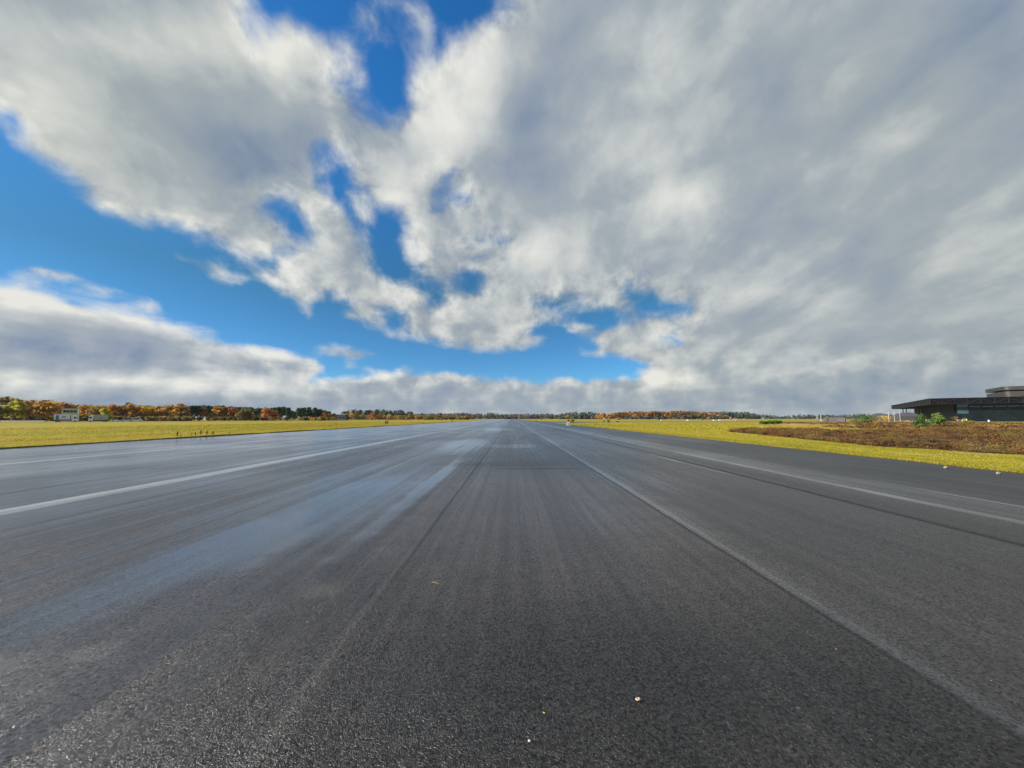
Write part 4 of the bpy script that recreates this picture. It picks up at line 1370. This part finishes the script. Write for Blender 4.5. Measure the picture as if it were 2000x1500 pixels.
# ------------------------------------------------------------------ left side: buildings, lorries, cars, fences
d = 222
blk = thing('grey_block', 'pale grey boxy building with a dark window band, behind the white lorry', 'building', (at(136, d).x, d, 0), R(46))
w, h = size(33, d) * .68, htop(798.3, d)
MB().box((0, 4, h / 2), (w, 8, h)).build('wall', m_greywall, blk)
for k in range(4):
    wn = MB().box((-w * .40 + k * w * .20 + w * .08, -.04, h - 1.55), (w * .175, .1, 1.25)).build('window', m_darkglass, blk)
    MB().box((-w * .40 + k * w * .20 + w * .08, -.1, h - 2.2), (w * .18, .14, .08)).build('sill', m_steel, wn)
MB().box((0, 4, h + .1), (w + .3, 8.3, .2)).build('roof', m_steel, blk)
MB().box((w * .47, -.08, h / 2), (.5, .12, h)).build('corner_panel', m_offwhite, blk)

d = 184
gb = thing('white_roofed_building', 'dark glass building with a white curved roof edge, cut by the left picture edge', 'building', (at(-24, d).x, d, 0), R(46))
w = size(46, d) * .66
roofp = [(w * (.5 - k / 12), 7.6 + 1.3 * math.sin(math.pi * min(1, k / 8 + .15) / 2)) for k in range(13)]
MB().prism(roofp + [(x_, z_ - .45) for x_, z_ in reversed(roofp)], -.6, 9).build('roof', m_white, gb)
MB().box((-.4, 4.4, 3.6), (w * .9, 7.6, 7.2)).build('wall', plain('dark_green_glass_wall', (.03, .045, .045), .15, 0, .3, .3), gb)
for k in range(4):
    MB().tube([(w * (.42 - .2 * k), -.1, 8.0), (w * (.30 - .2 * k), .45, 4.9)], .14, 6).build('strut', m_white, gb)
MB().box((-.4, .5, 4.6), (w * .92, .3, .5)).build('floor_band', m_steel, gb)

d = 420
dk = thing('dark_flat_building', 'dark flat building with a white roof edge between pines and larches', 'building', (at(664, d).x, d, 0))
w, h = size(22, d), htop(809.5, d)
MB().box((0, 4, h / 2), (w, 8, h)).build('wall', plain('dark_blue_wall', (.03, .035, .055), .6), dk)
MB().box((w * .2, 4, h + .25), (w * .62, 9, .5)).build('roof', m_white, dk)
for k in range(3):
    MB().box((-w * .3 + k * w * .3, -.04, h * .45), (w * .2, .1, 1.4)).build('window', m_darkglass, dk)


def wheel(parent, x, y, r):
    w_ = MB().tube([(x, y - .16, r), (x, y + .16, r)], r, 14).build('wheel', m_dark, parent)
    MB().tube([(x, y - .19, r), (x, y + .19, r)], r * .55, 10).build('rim', m_steel, w_)
    return w_


def lorry(loc, face, tl, th, cabx, label, side, prints):
    """cab at +x when face=1"""
    t = thing('lorry', label, 'lorry', loc, R(44) if face > 0 else R(44) + math.pi)
    t.scale = (.74, .9, 1)
    f_ = -face                                                    # the side that looks at the runway
    y0 = -1.27 * face
    tb = MB().box((-tl / 2, 0, 1.05 + th / 2), (tl, 2.5, th), bevel=.04).build('trailer', side, t)
    for px, pz, sx, sz, mt_ in prints:
        MB().box((px, y0, pz), (sx, .03, sz)).build('print', mt_, tb)
    MB().box((-tl / 2 + .6, 0, .85), (tl + 1.5, .9, .26)).build('chassis', m_dark, t)
    cb_ = MB().prism([(.5, .6), (2.55, .6), (2.7, 1.5), (2.45, 2.75), (1.9, 3.6), (.5, cabx)], -1.22, 1.22).build('cab', m_cab, t)
    MB().prism([(2.72, 1.62), (2.50, 2.68), (2.46, 2.68), (2.66, 1.62)], -1.05, 1.05).build('windscreen', m_darkglass, cb_)
    for sg in (-1, 1):
        MB().prism([(1.15, 1.75), (2.45, 1.72), (2.28, 2.55), (1.15, 2.6)], sg * 1.235 - .012, sg * 1.235 + .012).build('side_window', m_darkglass, cb_)
        MB().box((2.62, sg * .9, 1.0), (.14, .4, .24)).build('headlight', m_offwhite, cb_)
        for x_ in (1.7, -tl * .72, -tl * .72 - 1.2):
            wheel(t, x_, sg * 1.05, .5)
    return t


d = 192
pl_ = [(-6.1, 2.2, 1.4, 2.2, m_teal), (-2.6, 1.30, 5.4, .22, m_teal), (-3.3, 2.5, 1.7, .7, m_greyprint), (-.25, 2.2, .4, 2.2, m_teal)]
x1 = at(139.5, d).x
lorry((x1, d, 0), 1, 7.4, 2.75, 3.55, 'white lorry with teal ends on its trailer, parked before the grey block', m_offwhite, pl_)
x2 = at(182, d + 4).x
t2 = lorry((x2 + .6, d + 4, 0), -1, 6.3, 2.55, 3.55, 'lorry with white cab and plain grey trailer, right of the teal one', plain('grey_tarpaulin', (.40, .43, .39), .6, 0, .2, .6), [(-3.4, 2.1, 1.9, .8, plain('pinkish_print', (.36, .30, .27), .5))])


def car(loc, rz, L, h, label, paint, van=False, cat='car'):
    t = thing('parked_van' if van else 'parked_car', label, cat, loc, rz)
    if van:
        prof = [(-L / 2, .35), (L / 2, .35), (L / 2, .95), (L / 2 - .75, 1.15), (L / 2 - 1.35, h), (-L / 2 + .1, h), (-L / 2, h - .3)]
    else:
        prof = [(-L / 2, .3), (L / 2, .3), (L / 2, .75), (L / 2 - 1.0, .92), (L / 2 - 1.7, h), (-L / 2 + .7, h), (-L / 2 + .1, .98)]
    b_ = MB().prism(prof, -.85, .85).build('body', paint, t)
    z0, z1 = (1.15, h - .25) if van else (.95, h - .1)
    for sg in (-1, 1):
        if van:
            MB().prism([(-L / 2 + .5, z0), (L / 2 - 1.05, z0), (L / 2 - 1.4, z1), (-L / 2 + .5, z1)], sg * .86 - .012, sg * .86 + .012).build('side_window', m_darkglass, b_)
        else:
            MB().prism([(-L / 2 + .5, z0), (L / 2 - 1.25, z0), (L / 2 - 1.8, z1), (-L / 2 + .8, z1)], sg * .86 - .012, sg * .86 + .012).build('side_window', m_darkglass, b_)
        for x_ in (-L / 2 + .8, L / 2 - .85):
            wheel(t, x_, sg * .75, .32)
        MB().box((L / 2, sg * .6, .66), (.06, .3, .16)).build('headlight', m_offwhite, b_)
    return t


d = 215
car((at(226, d).x, d, 0), R(40), 3.9, 1.45, 'pale hatchback parked left of the white van', m_offwhite)
car((at(248, d + 3).x, d + 3, 0), math.pi + R(40), 5.0, 2.25, 'white van with a row of dark side windows', m_white, True, 'van')
car((at(268, d + 12).x, d + 12, 0), R(40), 4.9, 2.3, 'second white van, half hidden behind the rusty round tree', m_offwhite, True, 'van')

gr = thing('guard_rail', 'grey steel guard rail along the road before the yellow green tree', 'guard rail', (0, 0, 0))
for k in range(27):
    xg = at(-60, 168).x + k * 2.6
    if xg > at(100, 172).x:
        break
    MB().box((xg, 170, .38), (.12, .12, .76)).build('post', m_steel, gr)
MB().prism([(at(-60, 168).x, .5), (at(100, 172).x, .5), (at(100, 172).x, .82), (at(-60, 168).x, .82)], 169.86, 169.93).build('beam', plain('rail_steel', (.30, .31, .30), .5, .3, .2, 1), gr)

d = 262
lp = thing('lamp_post', 'tall slim grey lamp post among the amber trees', 'lamp post', (at(316, d).x, d, 0))
MB().tube([(0, 0, 0), (0, 0, htop(787, d))], [.2, .12], 8).build('pole', m_steel, lp)
MB().tube([(0, 0, htop(787, d)), (1.2, 0, htop(787, d) + .2)], .08, 6).box((1.6, 0, htop(787, d) + .2), (.9, .3, .16)).build('lamp_head', m_steel, lp)

# ------------------------------------------------------------------ airfield boards, posts and markers
m_signblack = plain('black_board', (.012, .012, .012), .5, 0, .3, 3)
d = 111
nb = thing('number_board', 'black board with a pale number on the left verge', 'sign', (at(755.5, d).x, d, 0))
MB().box((0, 0, .62), (.86, .12, .92), bevel=.03).build('board', m_signblack, nb)
dg_ = MB()
for bx, bz, bw, bh in ((0, .94, .34, .09), (.13, .79, .09, .3), (.02, .64, .28, .09), (.13, .49, .09, .3), (0, .32, .34, .09)):
    dg_.box((bx, -.07, bz), (bw, .02, bh))
dg_.build('number', plain('pale_grey_paint', (.45, .44, .40), .5), nb)
for sg in (-.3, .3):
    MB().tube([(sg, 0, 0), (sg, 0, .2)], .04, 6).build('leg', m_steel, nb)


def marker_post(loc, label):
    t = thing('marker_post', label, 'post', loc)
    MB().tube([(0, 0, 0), (0, 0, .40)], [.055, .05], 8).build('post', plain('dark_olive_post', (.05, .045, .02), .7), t)
    MB().tube([(0, 0, .40), (0, 0, .47)], [.06, .05], 8).build('cap', m_yellow, t)
    return t


g0 = ground(644, 835)
mp = marker_post((at(644, 80).x, 80, 0), 'short dark post on the left verge')
copy_tree(mp, (at(1177.5, 86).x, 86, 0), 0, None, 'short dark post in the grass right of the white sloping board')

d = 91
wb = thing('sloping_board', 'white sloping A frame board at the right runway edge', 'sign', (at(1109.5, d).x, d, 0))
MB().add([(-.52, -.35, .06), (.46, -.35, .06), (.42, .02, .92), (-.36, .02, .92), (-.52, -.31, .06), (.46, -.31, .06), (.42, .06, .92), (-.36, .06, .92)],
         [(0, 1, 2, 3), (7, 6, 5, 4), (0, 4, 5, 1), (1, 5, 6, 2), (2, 6, 7, 3), (3, 7, 4, 0)]).build('front_panel', m_board, wb)
MB().add([(-.36, .08, .92), (.42, .08, .92), (.50, .75, .05), (-.44, .75, .05), (-.36, .12, .92), (.42, .12, .92), (.50, .79, .05), (-.44, .79, .05)],
         [(0, 1, 2, 3), (7, 6, 5, 4), (0, 4, 5, 1), (1, 5, 6, 2), (2, 6, 7, 3), (3, 7, 4, 0)]).build('back_panel', m_signblack, wb)
MB().add([(-.15, -.30, .32), (.25, -.30, .32), (.22, -.155, .68), (-.12, -.155, .68)], [(0, 1, 2, 3)]).build('print', m_greyprint, wb)
MB().box((-.05, .2, .03), (1.1, 1.2, .06)).build('base', m_dark, wb)


def dark_board(u, vt, vb, wp, label, d=None, legs=True, name='board_sign'):
    d = d or CAM_H * F / (vb - 817.5)
    t = thing(name, label, 'sign', (at(u, d).x, d, 0))
    h, w = htop(vt, d), size(wp, d)
    lo = .25 if legs else .02
    MB().box((0, 0, (h + lo) / 2), (w, .25, h - lo), bevel=.03).build('board', m_signblack, t)
    if legs:
        for sg in (-.35, .35):
            MB().tube([(sg * w, 0, 0), (sg * w, 0, lo)], .05, 6).build('leg', m_steel, t)
    return t


dark_board(1110.5, 820, 824.4, 3.6, 'square black board just above the white sloping board')
dark_board(1205.5, 822.6, 824.6, 5.0, 'flat black box low in the grass below the small orange tree', legs=False, name='black_box')
d = 180
cp_ = thing('capped_post', 'upright dark post with a pale cap beside the dark olive bush', 'post', (at(1179.5, d).x, d, 0))
MB().tube([(0, 0, 0), (0, 0, 1.45)], [.26, .22], 10).build('post', m_signblack, cp_)
MB().tube([(0, 0, 1.45), (0, 0, 1.85)], [.2, .16], 10).build('cap', m_offwhite, cp_)

mk = None
for u, d, lab, m1 in ((1343, 300, 'cream marker block left of the lone green tree', m_yellow), (1394, 300, 'cream marker block between the orange tree and the white barrier', m_yellow),
                      (1438, 300, 'cream and orange marker block right of the white barrier', m_white), (1291, 330, 'red and white marker block beside the low black bush', m_redp)):
    t = thing('marker_block', lab, 'marker', (at(u, d).x, d, 0), 0, 'small marker blocks beyond the right field')
    MB().box((0, 0, .5), (.9, .7, 1.0), taper=.85, bevel=.05).build('body', m_white if m1 is m_redp else m1, t)
    MB().box((0 if m1 is not m_redp else .7, -.05, .25), (1.1 if m1 is not m_redp else .5, .8, .5), bevel=.03).build('base', m_redp if m1 in (m_redp, m_white) else m_offwhite, t)
d = 310
ba = thing('white_barrier', 'long low white barrier beyond the right field', 'barrier', (at(1418, d).x, d, 0))
w = size(29, d)
MB().box((0, 0, 1.02), (w, .12, .3)).build('rail', m_white, ba)
for k in (-.5, -.25, 0, .25, .5):
    MB().box((k * w, 0, .45), (.22, .2, .9)).build('post', m_white, ba)
MB().box((-w * .45, .05, .55), (1.6, .3, 1.0)).build('counterweight', m_offwhite, ba)

# pale slabs at the right edge
m_slab = plain('pale_stone', (.22, .21, .155), .8, 0, .25, 9)
for u, vv_, lab, s in ((1848, 914.5, 'farther of two pale stone chunks on the right runway edge', .5), (1951, 926.2, 'nearer of two pale stone chunks on the right runway edge', .42)):
    g0 = ground(u, vv_)
    o = MB().blob((0, 0, 0), (.16 * s, .10 * s, .045), .18, 10, 6).build('stone_chunk', m_slab)
    o.location = (g0.x, g0.y, .03)
    tag(o, lab, 'stone')

# ------------------------------------------------------------------ litter on the asphalt
Z = .007
g0 = ground(1246, 1370)
ring = thing('shell_fragment', 'small pink and cream ring shaped shell fragment on the asphalt', 'shell', (g0.x, g0.y, Z), .5)
ring.scale = (.8, .8, .8)
mb = MB()
pts = [(.015 * math.cos(2 * math.pi * k / 14) * (1 - k * .012), .012 * math.sin(2 * math.pi * k / 14), .006 + .0004 * k) for k in range(15)]
mb.tube(pts, .0052, 7)
mb.build('whorl', plain('cream_shell', (.55, .42, .30), .35, 0, .15, 60), ring, True)
mb = MB().blob((.017, -.009, .004), (.011, .007, .005), .2, 8, 6)
mb.build('lip', plain('pink_shell', (.62, .16, .13), .35, 0, .3, 60), ring, True)
g0 = ground(1034, 1451)
o = MB().blob((0, 0, 0), (.008, .0065, .0055), .25, 8, 6).build('white_pebble', plain('white_quartz', (.50, .49, .46), .4, 0, .1, 80))
o.location = (g0.x, g0.y, Z + .003)
tag(o, 'bright white pebble on the asphalt at the bottom of the picture', 'pebble')
m_leafy = plain('yellow_leaf', (.50, .33, .06), .6, 0, .3, 90)
for u, v0, s, lab in ((493, 1236, .011, 'yellow leaf scrap left of the lane joint'), (1633, 1271, .012, 'yellow leaf scrap near the wet seam'), (1062, 1396, .010, 'yellow leaf scrap left of the shell fragment'),
                      (600, 1218, .008, 'pale grit speck left of the lane joint'), (1347, 1098, .012, 'tan leaf scrap on the wet seam')):
    g0 = ground(u, v0)
    o = MB().add([(-s, 0, .002), (-.3 * s, -.5 * s, .004), (.6 * s, -.35 * s, .003), (s, .1 * s, .006), (.3 * s, .55 * s, .003), (-.5 * s, .4 * s, .005)], [(0, 1, 2, 3, 4, 5)]).build('leaf_scrap', m_leafy if 'grit' not in lab else m_offwhite)
    o.location = (g0.x, g0.y, Z + .001)
    o.rotation_euler = (0, 0, random.uniform(0, 6))
    tag(o, lab, 'leaf' if 'grit' not in lab else 'grit')
g0 = ground(849, 1140)
o = MB().tube([(-.035, .02, .004), (0, .0, .007), (.03, -.02, .004), (.05, -.028, .005)], [.0028, .003, .0028, .002], 6).build('straw_twig', plain('straw', (.20, .16, .08), .7, 0, .2, 50))
o.location = (g0.x, g0.y, Z)
tag(o, 'short straw coloured twig lying on the asphalt', 'twig')

# ------------------------------------------------------------------ the air
m_haze = bpy.data.materials.new('haze_air')
m_haze.use_nodes = True
m_haze.node_tree.nodes.clear()
g = NT(m_haze.node_tree)
out = g.new('ShaderNodeOutputMaterial')
pv = g.new('ShaderNodeVolumePrincipled')
pv.inputs['Color'].default_value = (.72, .86, 1.0, 1)
pv.inputs['Density'].default_value = HAZE
pv.inputs['Anisotropy'].default_value = 0.2
g.l.new(pv.outputs[0], out.inputs['Volume'])
if HAZE > 0:
    o = MB().box((0, 1000, 15.5), (13000, 11500, 33)).build('haze', m_haze)
    o['kind'] = 'stuff'
